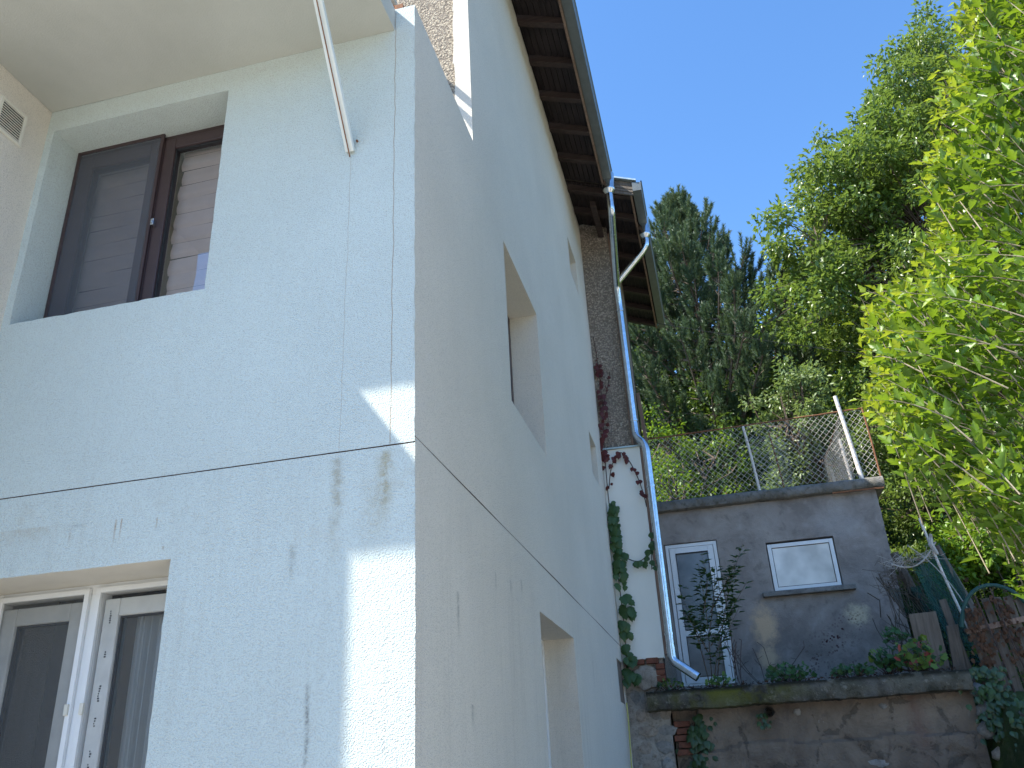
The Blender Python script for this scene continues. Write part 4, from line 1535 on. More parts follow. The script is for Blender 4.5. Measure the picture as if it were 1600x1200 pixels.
# window
x0, x1, z0, z1 = WO
yf = 13.045
g = rect_frame(MB(), x0 + 0.015, x1 - 0.015, z0 + 0.005, z1 - 0.03, yf - 0.03, yf + 0.03, 0.055)
win = obj('window', g, 'pvc', shed, bevel=0.004)
g = rect_frame(MB(), x0 + 0.069, x1 - 0.069, z0 + 0.059, z1 - 0.084, yf - 0.024, yf - 0.01, 0.009)
obj('gasket', g, 'rubber', win)
g = MB().box(x0 + 0.077, x1 - 0.077, yf - 0.016, yf - 0.008, z0 + 0.067, z1 - 0.092)
obj('pane', g, 'frost_win', win)
g = MB()
g.box(0.665, 1.945, 12.90, 13.03, 3.845, 3.915)
sill = obj('window_sill', g, 'sill_conc', shed, bevel=0.008)
# door
x0, x1, z0, z1 = DO
yf = 13.05
g = rect_frame(MB(), x0 + 0.01, x1 - 0.01, z0, z1 - 0.012, yf - 0.03, yf + 0.03, 0.05)
door = obj('door', g, 'pvc', shed, bevel=0.004)
g = rect_frame(MB(), x0 + 0.068, x1 - 0.068, z0 + 0.03, z1 - 0.07, yf - 0.042, yf + 0.01, 0.085)
g.box(x0 + 0.153, x1 - 0.153, yf - 0.042, yf + 0.01, 3.40, 3.49)
obj('door_leaf', g, 'pvc', door, bevel=0.005)
for (za, zb) in ((z0 + 0.115, 3.40), (3.49, z1 - 0.155)):
    g = MB().box(x0 + 0.153, x1 - 0.153, yf - 0.018, yf - 0.008, za, zb)
    obj('pane', g, 'frost_door', door)
    g = rect_frame(MB(), x0 + 0.150, x1 - 0.150, za - 0.003, zb + 0.003, yf - 0.046, yf - 0.03, 0.010)
    obj('gasket', g, 'rubber', door)
g = MB()
g.box(x1 - 0.125, x1 - 0.10, yf - 0.052, yf - 0.042, 3.58, 3.80)
g.tube([(x1 - 0.112, yf - 0.05, 3.71), (x1 - 0.112, yf - 0.09, 3.71), (x1 - 0.22, yf - 0.09, 3.705)], 0.009, 8)
obj('handle', g, 'pvc', door, bevel=0.002)

# ================================================================ CHAIN-LINK FENCE ON THE SHED ROOF
fence = empty('chain_link_fence', (0.9, 13.0, 5.44), 'rusty chain-link fence standing along the edge of the flat shed roof', 'fence')


def chainlink(mb, A, B, C, D, pitch, r=0.0034, bulge=0.02, seed=0.0):
    """diagonal wires over the quad A(bottom left) B(bottom right) C(top right) D(top left)"""
    A, B, C, D = map(Vector, (A, B, C, D))
    W = (B - A).length
    H = (D - A).length
    nrm = (B - A).cross(D - A).normalized()

    def P(u, v):
        p = A * (1 - u) * (1 - v) + B * u * (1 - v) + C * u * v + D * (1 - u) * v
        return p + nrm * (bulge * fbm(tuple(p), 1.3, seed) * 2)
    n = int((W + H) / pitch)
    for sgn in (1, -1):
        for k in range(n + 1):
            s = -H + k * pitch if sgn == 1 else k * pitch
            pts = []
            m = 10
            for j in range(m + 1):
                h = H * j / m
                u = s + sgn * h
                if -1e-6 <= u <= W + 1e-6:
                    pts.append((u, h))
            # clip precisely
            if sgn == 1:
                ha, hb = max(0, -s), min(H, W - s)
            else:
                ha, hb = max(0, s - W), min(H, s)
            if hb - ha < 0.03:
                continue
            m = max(2, int((hb - ha) / 0.15))
            path = []
            for j in range(m + 1):
                h = ha + (hb - ha) * j / m
                path.append(P((s + sgn * h) / W, h / H) + nrm * (0.003 * sgn))
            mb.tube(path, r, 3, cap=False)
    return mb


FZ0, FZ1 = 5.46, 6.52
g = chainlink(MB(), (-0.76, 12.98, FZ0), (2.62, 12.98, FZ0), (2.62, 12.98, FZ1 + 0.03), (-0.76, 12.98, FZ1 - 0.02), 0.094)
chainlink(g, (2.28, 13.02, FZ0), (2.28, 16.0, FZ0), (2.20, 16.0, FZ1), (2.28, 13.02, FZ1), 0.094, seed=4)
chainlink(g, (0.86, 13.25, FZ0), (1.42, 13.35, FZ0), (1.46, 13.35, 6.38), (0.84, 13.25, 6.44), 0.094, seed=8)
o = obj('wire_mesh', g, 'wire', fence)
o['kind'] = 'stuff'
g = MB()
pts = [(-0.78 + 3.42 * k / 24, 12.975 + 0.01 * fbm((k, 0, 0), 0.7), FZ1 - 0.02 + 0.05 * k / 24 + 0.012 * fbm((k, 2, 0), 0.5)) for k in range(25)]
g.tube(pts, 0.012, 6)
g.tube([(2.28, 13.02, FZ1 + 0.01), (2.24, 14.5, FZ1 - 0.01), (2.20, 16.0, FZ1)], 0.010, 6)
obj('top_rail', g, 'steel_rust', fence)
for (a, b, r, mt) in (((0.88, 12.96, 5.42), (0.80, 12.96, 6.50), 0.021, 'post_patchy'), ((1.28, 13.30, 5.42), (1.20, 13.28, 6.45), 0.012, 'steel_rust'),
                      ((2.63, 12.97, 5.42), (2.60, 12.97, 6.56), 0.014, 'steel_rust'),
                      ((2.44, 14.2, 5.40), (2.38, 14.2, 6.52), 0.028, 'post_patchy'), ((2.42, 15.6, 5.40), (2.36, 15.6, 6.45), 0.028, 'post_patchy')):
    g = MB().tube([a, tuple((Vector(a) + Vector(b)) / 2 + Vector((0.006, 0, 0))), b], r, 8)
    obj('post', g, mt, fence, smooth=True)
g = MB().tube([(2.36, 12.95, 5.42), (2.30, 12.955, 6.2), (2.25, 12.96, 6.80)], [0.034, 0.031, 0.030], 10)
p = obj('post', g, 'post_patchy', fence, smooth=True)
p['label'] = 'tall leaning white pole, paint flaking'

# overhead cables
g = MB().tube([(-0.30 + t * 12, 13.3 + t * 6, 8.75 - 1.2 * t * (1 - t) - t * 0.3) for t in [k / 16 for k in range(17)]], 0.006, 4)
tag(obj('cable', g, 'cable'), 'thin grey overhead cable leaving the far end of the rear eave towards the trees', 'cable')
g = MB().tube([(1.9 + t * 8, 15.5 + t * 3, 7.75 - 0.5 * t * (1 - t) - 0.35 * t) for t in [k / 16 for k in range(17)]], 0.006, 4)
tag(obj('cable', g, 'cable'), 'lower overhead cable crossing dark foliage above the white fence pole', 'cable')


# ================================================================ VEGETATION
def branchy(mb, p0, d, length, r0, depth, rs, tips, kids=(3, 5), bend=0.25, up=0.15, shrink=0.62, gather=None):
    """recursive limb; collects points along the outer limbs in tips as (pos, dir)"""
    pts = [Vector(p0)]
    rad = [r0]
    d = Vector(d).normalized()
    n = 5 if depth > 0 else 4
    for i in range(n):
        d = (d + Vector((rs.gauss(0, bend), rs.gauss(0, bend), rs.gauss(0, bend) + up)) * (1.0 / n) * 1.6).normalized()
        pts.append(pts[-1] + d * length / n)
        rad.append(r0 * (1 - 0.62 * (i + 1) / n))
        if depth <= 1:
            tips.append((tuple(pts[-1]), tuple(d), depth))
    mb.tube(pts, rad, 6 if r0 > 0.05 else 4, cap=False)
    if depth > 0:
        for _ in range(rs.randint(*kids)):
            t = rs.uniform(0.35, 1.0)
            i = min(n, max(1, int(round(t * n))))
            a = Vector((rs.gauss(0, 1), rs.gauss(0, 1), rs.gauss(0, 0.7))).normalized()
            nd = (d * 0.65 + a * 0.9).normalized()
            branchy(mb, pts[i], nd, length * shrink * rs.uniform(0.75, 1.2), rad[i] * 0.6, depth - 1, rs, tips, kids, bend, up, shrink)


def cloud_tree(name, base, blobs, label, cat, leafmat, barkmat, nleaf, lsize, seed, group=None, trunk_r=0.2, T=T_DIAMOND, TF=F_DIAMOND,
               hang=0.35, clump=0.38, trunk_top=None, ntwig=900, kind_stuff=False, density_gap=0.0):
    """Tree: trunk, limbs to each blob, twigs to clump centres, leaves gathered in clumps.
    blobs: list of (cx,cy,cz, rx,ry,rz)"""
    rng = np.random.default_rng(seed)
    rs = random.Random(seed)
    root = empty(name, base, label, cat, group)
    B = np.array(blobs, float)
    vol = (B[:, 3] * B[:, 4] * B[:, 5]) ** 0.75
    pick = rng.choice(len(B), ntwig, p=vol / vol.sum())
    dirs = rng.normal(size=(ntwig, 3))
    dirs /= np.linalg.norm(dirs, axis=1, keepdims=True)
    rad = rng.uniform(0.42, 1.0, ntwig) ** 0.55
    rad *= 1 + 0.16 * rng.normal(size=ntwig)
    C = B[pick, :3] + dirs * rad[:, None] * B[pick, 3:6]
    if density_gap > 0:
        keep = np.array([mnoise.noise(Vector(c) * 0.9 + Vector((seed, 0, 0))) > -density_gap for c in C])
        C, dirs, pick = C[keep], dirs[keep], pick[keep]
    # limbs
    g = MB()
    tt = Vector(trunk_top) if trunk_top else Vector((base[0], base[1], B[:, 2].mean()))
    b0 = Vector(base)
    mid = (b0 + tt) / 2 + Vector((rs.uniform(-.3, .3), rs.uniform(-.3, .3), 0))
    tp = smooth_path([tuple(b0 - Vector((0, 0, 0.4))), tuple(mid), tuple(tt)], (tt - b0).length * 0.3, 6)
    g.tube(tp, [trunk_r * (1 - 0.6 * i / (len(tp) - 1)) for i in range(len(tp))], 9)
    obj('trunk', g, barkmat, root, smooth=True)
    g = MB()
    hubs = []
    for b in B:
        c = Vector(b[:3])
        s = tp[rs.randint(len(tp) // 3, len(tp) - 1)]
        m = (s + c) / 2 + Vector((rs.uniform(-.25, .25), rs.uniform(-.25, .25), rs.uniform(-0.1, 0.35)))
        pp = smooth_path([tuple(s), tuple(m), tuple(c)], 0.8, 4)
        r0 = trunk_r * 0.42
        g.tube(pp, [r0 * (1 - 0.65 * i / (len(pp) - 1)) for i in range(len(pp))], 6, cap=False)
        hubs.append(pp)
    for i in range(0, len(C)):
        pp = hubs[pick[i]]
        s = pp[rs.randint(len(pp) // 2, len(pp) - 1)]
        e = Vector(C[i])
        m = (s + e) / 2 + Vector((rs.gauss(0, .12), rs.gauss(0, .12), rs.gauss(0.05, .12)))
        g.tube([s, m, e], [0.022, 0.014, 0.006], 3, cap=False)
    o = obj('branch', g, barkmat, root)
    o['kind'] = 'stuff'
    # leaves
    per = nleaf // max(1, len(C))
    n = per * len(C)
    ci = np.repeat(np.arange(len(C)), per)
    off = rng.normal(size=(n, 3))
    off /= np.linalg.norm(off, axis=1, keepdims=True)
    off *= (rng.uniform(0, 1, n) ** 0.5)[:, None] * clump * np.array([1, 1, 0.8])
    P = C[ci] + off
    outd = off / (np.linalg.norm(off, axis=1, keepdims=True) + 1e-6)
    d = outd * 0.8 + rng.normal(size=(n, 3)) * 0.55
    d[:, 2] -= hang
    nr = rng.normal(size=(n, 3)) * 0.55 + np.array([0, 0, 1.0]) + outd * 0.5
    F = frames(d, nr)
    size = lsize * rng.uniform(0.65, 1.3, n)
    tint = (rng.random(len(C))[ci] * 0.6 + rng.random(n) * 0.4)
    me = leaf_mesh('leaves', T, TF, P - np.array(base), F, size, tint, leafmat)
    o = obj('crown', me, None, root)
    o['kind'] = 'stuff'
    return root


# walnut-like broadleaf behind
cloud_tree('broadleaf_tree', (7.2, 18.6, 5.0), [
    (7.2, 18.3, 15.6, 2.3, 2.2, 2.3), (5.0, 17.6, 13.8, 1.9, 1.8, 1.4), (8.3, 18.8, 17.3, 2.1, 2.0, 1.9), (3.3, 16.8, 12.0, 1.35, 1.3, 0.9),
    (3.9, 17.2, 10.9, 1.9, 1.6, 1.3), (6.2, 18.0, 11.8, 2.3, 2.0, 2.0), (9.6, 18.8, 14.0, 2.4, 2.2, 3.0), (7.3, 17.0, 9.3, 2.0, 1.8, 1.6),
    (4.0, 17.3, 13.1, 1.0, 1.2, 0.9), (4.3, 17.6, 8.9, 1.6, 1.3, 1.1), (6.0, 18.3, 14.9, 1.2, 1.2, 1.0)],
    'tall broadleaf tree with glossy mid-green leaves rising into the sky between pine and bright shrub', 'tree', 'l_walnut', 'bark',
    125000, 0.130, 41, trunk_r=0.24, T=T_NARROW, hang=0.25, clump=0.36, trunk_top=(7.0, 18.2, 13.0), ntwig=1250, density_gap=0.24)
# dark broadleaf filling behind the rear eave
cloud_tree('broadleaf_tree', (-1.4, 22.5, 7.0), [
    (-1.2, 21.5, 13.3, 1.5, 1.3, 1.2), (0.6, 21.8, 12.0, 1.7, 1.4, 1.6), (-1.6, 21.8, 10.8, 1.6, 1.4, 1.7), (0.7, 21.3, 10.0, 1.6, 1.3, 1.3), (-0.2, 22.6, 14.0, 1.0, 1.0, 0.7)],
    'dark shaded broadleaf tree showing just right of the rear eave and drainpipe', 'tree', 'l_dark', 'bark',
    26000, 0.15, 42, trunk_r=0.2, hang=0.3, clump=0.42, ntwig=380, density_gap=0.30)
# trees closing the view between pine and walnut
cloud_tree('broadleaf_tree', (3.8, 24.5, 8.6), [
    (2.9, 23.6, 13.2, 1.6, 1.3, 1.8), (4.6, 24.0, 14.4, 1.7, 1.5, 2.0), (3.7, 23.4, 11.3, 2.0, 1.5, 1.7), (5.8, 24.0, 12.4, 2.0, 1.6, 2.4), (7.8, 24.4, 13.6, 2.2, 1.6, 2.6)],
    'slim olive-green tree in the gap between the pine and the tall broadleaf tree', 'tree', 'l_mid', 'bark',
    38000, 0.13, 43, trunk_r=0.18, hang=0.3, clump=0.42, ntwig=560, density_gap=0.30)
# understorey shrubs behind the fence
cloud_tree('shrub', (-0.3, 17.6, 5.0), [(-0.4, 17.2, 6.9, 0.9, 0.7, 0.9), (0.4, 17.5, 7.6, 0.8, 0.7, 0.7), (-0.7, 17.8, 8.2, 0.7, 0.7, 0.7), (0.2, 17.0, 6.3, 0.8, 0.6, 0.7)],
           'yellow-green shrub seen through the fence mesh beside the drainpipe', 'shrub', 'l_shrub', 'bark', 2600, 0.10, 44, trunk_r=0.05, clump=0.26, ntwig=90, density_gap=0.15)
cloud_tree('shrub', (2.3, 15.6, 5.3), [(2.1, 15.4, 8.0, 0.55, 0.5, 0.45), (1.75, 15.3, 7.3, 0.65, 0.5, 0.6), (2.2, 15.3, 6.5, 0.55, 0.5, 0.6), (1.7, 15.5, 6.2, 0.5, 0.4, 0.5)],
           'pale grey-green leafy shrub behind the fence left of the tall white pole', 'shrub', 'l_pale', 'bark', 8500, 0.085, 45, trunk_r=0.05, clump=0.22, ntwig=150, density_gap=0.3)
cloud_tree('shrub', (4.6, 15.6, 4.6), [(4.2, 15.4, 6.6, 1.2, 0.9, 0.9), (5.4, 15.8, 6.3, 1.2, 0.9, 0.9), (3.7, 15.2, 5.6, 0.9, 0.8, 0.6), (4.2, 15.6, 7.8, 1.0, 0.8, 0.7), (3.4, 15.0, 7.0, 0.7, 0.6, 0.7)],
           'broad small-leaved shrub on the slope right of the shed roof corner', 'shrub', 'l_walnut', 'bark', 26000, 0.080, 46, trunk_r=0.07, clump=0.28, ntwig=420, density_gap=0.3)
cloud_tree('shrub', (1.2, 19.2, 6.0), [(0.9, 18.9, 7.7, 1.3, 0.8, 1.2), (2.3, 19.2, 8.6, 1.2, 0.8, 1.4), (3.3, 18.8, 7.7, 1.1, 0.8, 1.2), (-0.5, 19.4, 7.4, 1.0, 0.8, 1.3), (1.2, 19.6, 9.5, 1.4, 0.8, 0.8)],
           'dark green shaded thicket behind the fence under the pine', 'shrub', 'l_dark', 'bark', 26000, 0.12, 47, trunk_r=0.08, clump=0.36, ntwig=380, density_gap=0.2)  # dark leaf colour stands in for the shade under the pine
cloud_tree('shrub', (3.8, 12.9, 3.2), [(3.5, 12.9, 4.25, 0.5, 0.4, 0.4), (4.2, 13.1, 4.05, 0.6, 0.5, 0.45), (3.3, 12.6, 3.75, 0.4, 0.35, 0.3), (4.0, 12.7, 3.5, 0.5, 0.4, 0.3)],
           'leafy green shrub behind the leaning board right of the shed', 'shrub', 'l_shrub', 'bark', 9000, 0.085, 48, trunk_r=0.03, clump=0.20, ntwig=130, density_gap=0.3)
cloud_tree('shrub', (5.6, 13.6, 4.0), [(5.3, 13.4, 4.9, 0.8, 0.6, 0.6), (6.2, 13.8, 4.7, 0.8, 0.6, 0.7), (5.2, 13.0, 4.1, 0.8, 0.5, 0.4)],
           'dark leafy shrub at the right edge above the garden gate', 'shrub', 'l_shrub', 'bark', 12000, 0.085, 49, trunk_r=0.04, clump=0.24, ntwig=170, density_gap=0.25)
# two bare trunks standing on the slope
for (x, y, z, lean, r, lab) in ((4.9, 17.4, 5.2, 0.5, 0.13, 'pale reddish trunk on the slope beneath the bright shrub, leaning left'),
                                (5.4, 17.8, 5.4, 0.2, 0.18, 'grey-brown trunk on the slope just right of a paler leaning one')):
    root = empty('tree_trunk', (x, y, z), lab, 'tree trunk')
    g = MB().tube([(x + 0.3 * lean, y, z - 0.5), (x, y, z + 0.9), (x - lean, y, z + 2.8)], [r, r * 0.8, r * 0.6], 8)
    obj('trunk', g, 'bark_pale' if lean > 0.3 else 'bark', root, smooth=True)

# far wood that closes the slope behind everything
rng = np.random.default_rng(77)
nb = 1500
bx = rng.uniform(-14, 42, nb)
by = rng.uniform(29, 46, nb)
C = np.stack([bx, by, np.array([hz(a, b) for a, b in zip(bx, by)]) + rng.uniform(0, 5.2, nb) - np.abs(bx - 12) * 0.03], 1)
per = 46
ci = np.repeat(np.arange(nb), per)
off = rng.normal(size=(nb * per, 3))
off /= np.linalg.norm(off, axis=1, keepdims=True)
P = C[ci] + off * (rng.random(nb * per) ** 0.4)[:, None] * np.array([1.0, 1.0, 0.85]) * 0.95
F = frames(off + rng.normal(size=off.shape) * 0.6, rng.normal(size=off.shape) * 0.6 + np.array([0, 0, 1.0]))
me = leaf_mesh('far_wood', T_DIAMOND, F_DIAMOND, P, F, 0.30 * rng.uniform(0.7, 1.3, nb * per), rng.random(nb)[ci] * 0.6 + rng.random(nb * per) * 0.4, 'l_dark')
tag(obj('far_wood', me, None), 'dark wooded slope closing the view behind the nearer trees', 'woods', kind='stuff')

# undergrowth covering the slope
rng = np.random.default_rng(78)
n = 42000
px_ = rng.uniform(2.5, 11, n)
py_ = 10.8 + rng.uniform(0, 1, n) ** 0.8 * 10
zz_ = np.array([hz(a, b) for a, b in zip(px_, py_)])
P = np.stack([px_, py_, zz_ + rng.uniform(0, 0.28, n)], 1)
nr = rng.normal(size=(n, 3)) * 0.5 + np.array([0, -0.3, 1.0])
F = frames(rng.normal(size=(n, 3)) + np.array([0, 0, 0.5]), nr)
me = leaf_mesh('undergrowth', T_DIAMOND, F_DIAMOND, P, F, 0.10 * rng.uniform(0.5, 1.3, n), rng.random(n), 'l_mid')
tag(obj('undergrowth', me, None), 'low leafy undergrowth spread over the sloping ground right of the shed', 'undergrowth', kind='stuff')


# ---------------------------------------------------------------- pine
def make_pine(base, H, seed):
    rs = random.Random(seed)
    rng = np.random.default_rng(seed)
    root = empty('pine_tree', base, 'tall dark pine with upturned bushy needle shoots behind the rear roof corner', 'pine tree')
    bx, by, bz = base
    br = MB()
    shoots = []          # (pos, dir, length)
    stems = [((bx, by, bz - 0.5), (bx - 0.05, by, bz + H * 0.45), (bx - 0.25, by, bz + H - 0.3)),
             ((bx + 0.15, by + 0.1, bz + 1.0), (bx + 0.62, by + 0.1, bz + H * 0.45), (bx + 0.72, by + 0.1, bz + H * 0.62))]
    for si, stp in enumerate(stems):
        path = smooth_path(stp, 2.0, 6)
        r0 = 0.17 if si == 0 else 0.12
        g = MB().tube(path, [r0 * (1 - 0.85 * i / (len(path) - 1)) for i in range(len(path))], 9)
        obj('trunk', g, 'bark_pine', root, smooth=True)
    top = Vector(stems[0][2])
    nw = 16
    for k in range(nw):
        t = 0.16 + 0.84 * k / (nw - 1)
        z = bz + H * t - 0.15
        # crown half-width by height (m)
        wmax = 4.7 * (1 - t) ** 0.85 + 0.36
        nbr = 9 if t < 0.8 else 5
        for j in range(nbr):
            a = 2 * math.pi * (j + rs.random() * 0.8) / nbr + k * 0.9
            L = wmax * rs.uniform(0.55, 1.12)
            si = 0 if (math.cos(a) < 0.35 or t > 0.55) else 1
            x0 = bx - 0.05 - 0.2 * t if si == 0 else bx + 0.15 + 0.6 * min(1, t * 1.2)
            p = Vector((x0, by + 0.05, z))
            d = Vector((math.cos(a), math.sin(a), 0.15 + 0.55 * t ** 2))
            pts = [p.copy()]
            n = max(4, int(L / 0.28))
            for i in range(n):
                d = (d + Vector((rs.gauss(0, 0.05), rs.gauss(0, 0.05), 0.50 / n + rs.gauss(0, 0.04)))).normalized()
                p = p + d * L / n
                pts.append(p.copy())
                f = (i + 1) / n
                if f > 0.42 or t > 0.8:
                    for s_i in range(rs.randint(2, 4)):
                        side = Vector((-d.y, d.x, 0)).normalized() * rs.choice((-1, 1))
                        q = p + side * rs.uniform(0.08, 0.50) * (1.25 - f) + Vector((0, 0, rs.uniform(-0.08, 0.22)))
                        sd = (d * 0.5 + side * rs.uniform(0.1, 0.6) + Vector((0, 0, rs.uniform(0.5, 1.15)))).normalized()
                        br.tube([p, q], [0.012, 0.008], 3, cap=False)
                        shoots.append((q, sd, rs.uniform(0.32, 0.60)))
            br.tube(pts, [0.045 * (1 - 0.8 * i / n) * (0.5 + 0.5 * L / 3) + 0.004 for i in range(n + 1)], 4, cap=False)
            shoots.append((p, (d + Vector((0, 0, 0.6))).normalized(), 0.45))
    for k in range(9):
        a = rs.uniform(0, 6.28)
        shoots.append((top + Vector((0.16 * math.cos(a), 0.16 * math.sin(a), rs.uniform(-0.45, 0.1))), Vector((0.45 * math.cos(a), 0.45 * math.sin(a), 1)).normalized(), 0.55))
    shoots.append((top, Vector((0, 0, 1)), 0.65))
    for (q, sd, l) in shoots:
        br.tube([q, q + sd * l], [0.009, 0.005], 3, cap=False)
    o = obj('branch', br, 'bark', root)
    o['kind'] = 'stuff'
    ns = len(shoots)
    per = 185
    Q = np.array([tuple(s[0]) for s in shoots])
    D = np.array([tuple(s[1]) for s in shoots])
    Ls = np.array([s[2] for s in shoots])
    ci = np.repeat(np.arange(ns), per)
    t = rng.random(ns * per)
    rd = rng.normal(size=(ns * per, 3))
    rd -= D[ci] * np.sum(rd * D[ci], 1, keepdims=True)
    rd /= np.linalg.norm(rd, axis=1, keepdims=True) + 1e-9
    P = Q[ci] + D[ci] * (t * Ls[ci])[:, None]
    nd = D[ci] * 0.62 + rd * (0.45 + 0.45 * (1 - t))[:, None]
    T = np.array([(-0.07, 0, 0), (0.07, 0, 0), (0, 1, 0.0)], float)
    F = frames(nd, rng.normal(size=nd.shape))
    me = leaf_mesh('needles', T, [(0, 1, 2)], P - np.array(base), F, rng.uniform(0.09, 0.145, ns * per), rng.random(ns)[ci] * 0.5 + rng.random(ns * per) * 0.2 + 0.3 * t, 'l_needle')
    o = obj('crown', me, None, root)
    o['kind'] = 'stuff'
    return root


make_pine((0.75, 20.6, 7.0), 9.0, 5)


# ---------------------------------------------------------------- bright shrub at the right
def make_bright():
    rs = random.Random(15)
    rng = np.random.default_rng(15)
    base = (3.3, 5.4, 0.0)
    root = empty('tall_shrub', base, 'tall sunlit shrub with bright yellow-green lobed leaves filling the right edge', 'shrub')
    tw = MB()
    LP, LD, LN, LT = [], [], [], []
    stems = []
    # main stems fan up and to the left
    for k in range(11):
        tx = rs.uniform(2.3, 3.8)
        ty = rs.uniform(4.3, 6.4)
        tz = rs.uniform(3.2, 5.2)
        p0 = Vector((base[0] + rs.uniform(-.15, .15), base[1] + rs.uniform(-.15, .15), 0))
        p1 = Vector((3.2 + rs.uniform(-.3, .3), 5.2 + rs.uniform(-.4, .4), 1.8))
        pp = smooth_path([p0, p1, Vector((tx, ty, tz))], 1.2, 6)
        g = MB().tube(pp, [0.03 * (1 - 0.6 * i / (len(pp) - 1)) for i in range(len(pp))], 6)
        obj('stem', g, 'bark_pale', root, smooth=True)
        stems.append(pp)

    def left_edge(z):
        # x of the outline at y=4.5 for a height
        K = ((2.3, 1.62), (2.65, 1.34), (3.0, 1.10), (3.35, 0.92), (3.6, 0.90), (3.85, 0.98), (4.0, 1.02), (4.15, 1.36), (4.5, 1.50), (4.8, 1.56), (5.2, 1.70), (5.6, 1.90), (6.1, 2.06), (7.2, 2.4))
        for (a, b) in zip(K, K[1:]):
            if a[0] <= z <= b[0]:
                return a[1] + (b[1] - a[1]) * (z - a[0]) / (b[0] - a[0])
        return K[0][1] if z < 2.3 else 2.5
    n_sh = 0
    while n_sh < 1150:
        z = rs.uniform(2.4, 7.0)
        y = rs.uniform(4.0, 5.6)
        s = y / 4.5
        zi = (z - 1.6) / s + 1.6
        ex = left_edge(zi) * s
        q = abs(rs.gauss(0, 0.8)) if n_sh % 4 else rs.uniform(0, 0.12)
        x = ex + 0.02 + q + 0.16 * fbm((0, y, z), 2.6, 3)
        if x > 3.9:
            continue
        tip = Vector((x, y, z))
        L = rs.uniform(0.35, 0.8)
        d = Vector((-rs.uniform(0.15, 0.95), -rs.uniform(-0.35, 0.5), rs.uniform(0.15, 1.5))).normalized()
        start = tip - d * L - Vector((0, 0, -0.05))
        mid = (start + tip) / 2 + Vector((0, 0, 0.05))
        path = smooth_path([start, mid, tip], 0.3, 4)
        tw.tube(path, [0.0036 * (1 - 0.75 * i / (len(path) - 1)) for i in range(len(path))], 4, cap=False)
        nn = int(L / 0.032)
        for i in range(nn):
            f = (i + 0.5) / nn
            p = path[min(len(path) - 1, int(f * (len(path) - 1)))].lerp(path[min(len(path) - 1, int(f * (len(path) - 1)) + 1)], (f * (len(path) - 1)) % 1.0)
            az = i * 2.4 + rs.uniform(-.4, .4)
            e1 = d.cross(Vector((0, 0, 1))).normalized()
            e2 = d.cross(e1)
            out = e1 * math.cos(az) + e2 * math.sin(az)
            ld = (d * rs.uniform(0.6, 1.3) + out * 0.8 + Vector((0, 0, rs.uniform(-0.45, 0.25)))).normalized()
            LP.append(tuple(p + out * 0.012))
            LD.append(tuple(ld))
            LN.append((rs.gauss(0, 0.6) - 0.15, rs.gauss(0, 0.6) - 0.1, 1.0))
            young = (q < 0.14 and f > 0.78) or (f > 0.95 and rs.random() < 0.4)
            LT.append(1 if young else 0)
        n_sh += 1
    o = obj('twig', tw, 'bark_pale', root)
    o['kind'] = 'stuff'
    P = np.array(LP)
    D = np.array(LD)
    Nn = np.array(LN)
    Y = np.array(LT)
    n = len(P)
    size = rng.uniform(0.050, 0.105, n) * np.where(Y == 1, 0.78, 1.0)
    F = frames(D, Nn)
    tint = rng.random(n)
    # a second, hidden depth of foliage keeps the crown closed
    campos = np.array([0, 0, 1.6])
    V = P - campos
    dist = np.linalg.norm(V, axis=1)
    dirv = V / dist[:, None]
    R_ = np.array([tuple(r2), tuple(u2), tuple(fwd)])
    q = V @ R_.T
    ok = (q[:, 2] > 0.5) & (np.abs(q[:, 0] / q[:, 2]) < 0.60) & (np.abs(q[:, 1] / q[:, 2]) < 0.45)
    idx = np.arange(n)[ok]
    idx = idx[np.argsort(dist[idx] / size[idx])][:300]
    sel = np.zeros(n, bool)
    sel[idx] = True
    for yv, mat in ((0, 'l_shrub'), (1, 'l_shrub_tip')):
        m = (~sel) & (Y == yv)
        me = leaf_mesh('foliage', T_LOBED, F_LOBED, P[m] - np.array(base), F[m], size[m], tint[m], mat)
        oo = obj('foliage', me, None, root)
        oo['kind'] = 'stuff'
    single = {}
    for yv, mat in ((0, 'l_shrub'), (1, 'l_shrub_tip')):
        single[yv] = np_mesh('leaf', T_LOBED, np.array(F_LOBED), np.full(len(T_LOBED), 0.3), mat)
    for i in idx:
        lo = bpy.data.objects.new('leaf', single[int(Y[i])])
        COL.objects.link(lo)
        lo.parent = root
        mm = Matrix(F[i].tolist()).to_4x4()
        lo.matrix_local = Matrix.Translation(Vector(P[i]) - Vector(base)) @ mm @ Matrix.Scale(float(size[i]), 4)
    return n


make_bright()


# ---------------------------------------------------------------- creeper in the corner
def single_leaf_objs(root, name, T, TF, P, D, Nn, size, mats, mat_idx):
    P, D, Nn = np.array(P), np.array(D), np.array(Nn)
    F = frames(D, Nn)
    base = worldloc(root)
    ms = [np_mesh(name, T, np.array(TF), np.full(len(T), 0.2 + 0.1 * k), mt) for k, mt in enumerate(mats)]
    for i in range(len(P)):
        lo = bpy.data.objects.new(name, ms[mat_idx[i]])
        COL.objects.link(lo)
        lo.parent = root
        lo.matrix_local = Matrix.Translation(Vector(P[i]) - base) @ Matrix(F[i].tolist()).to_4x4() @ Matrix.Scale(float(size[i]), 4)


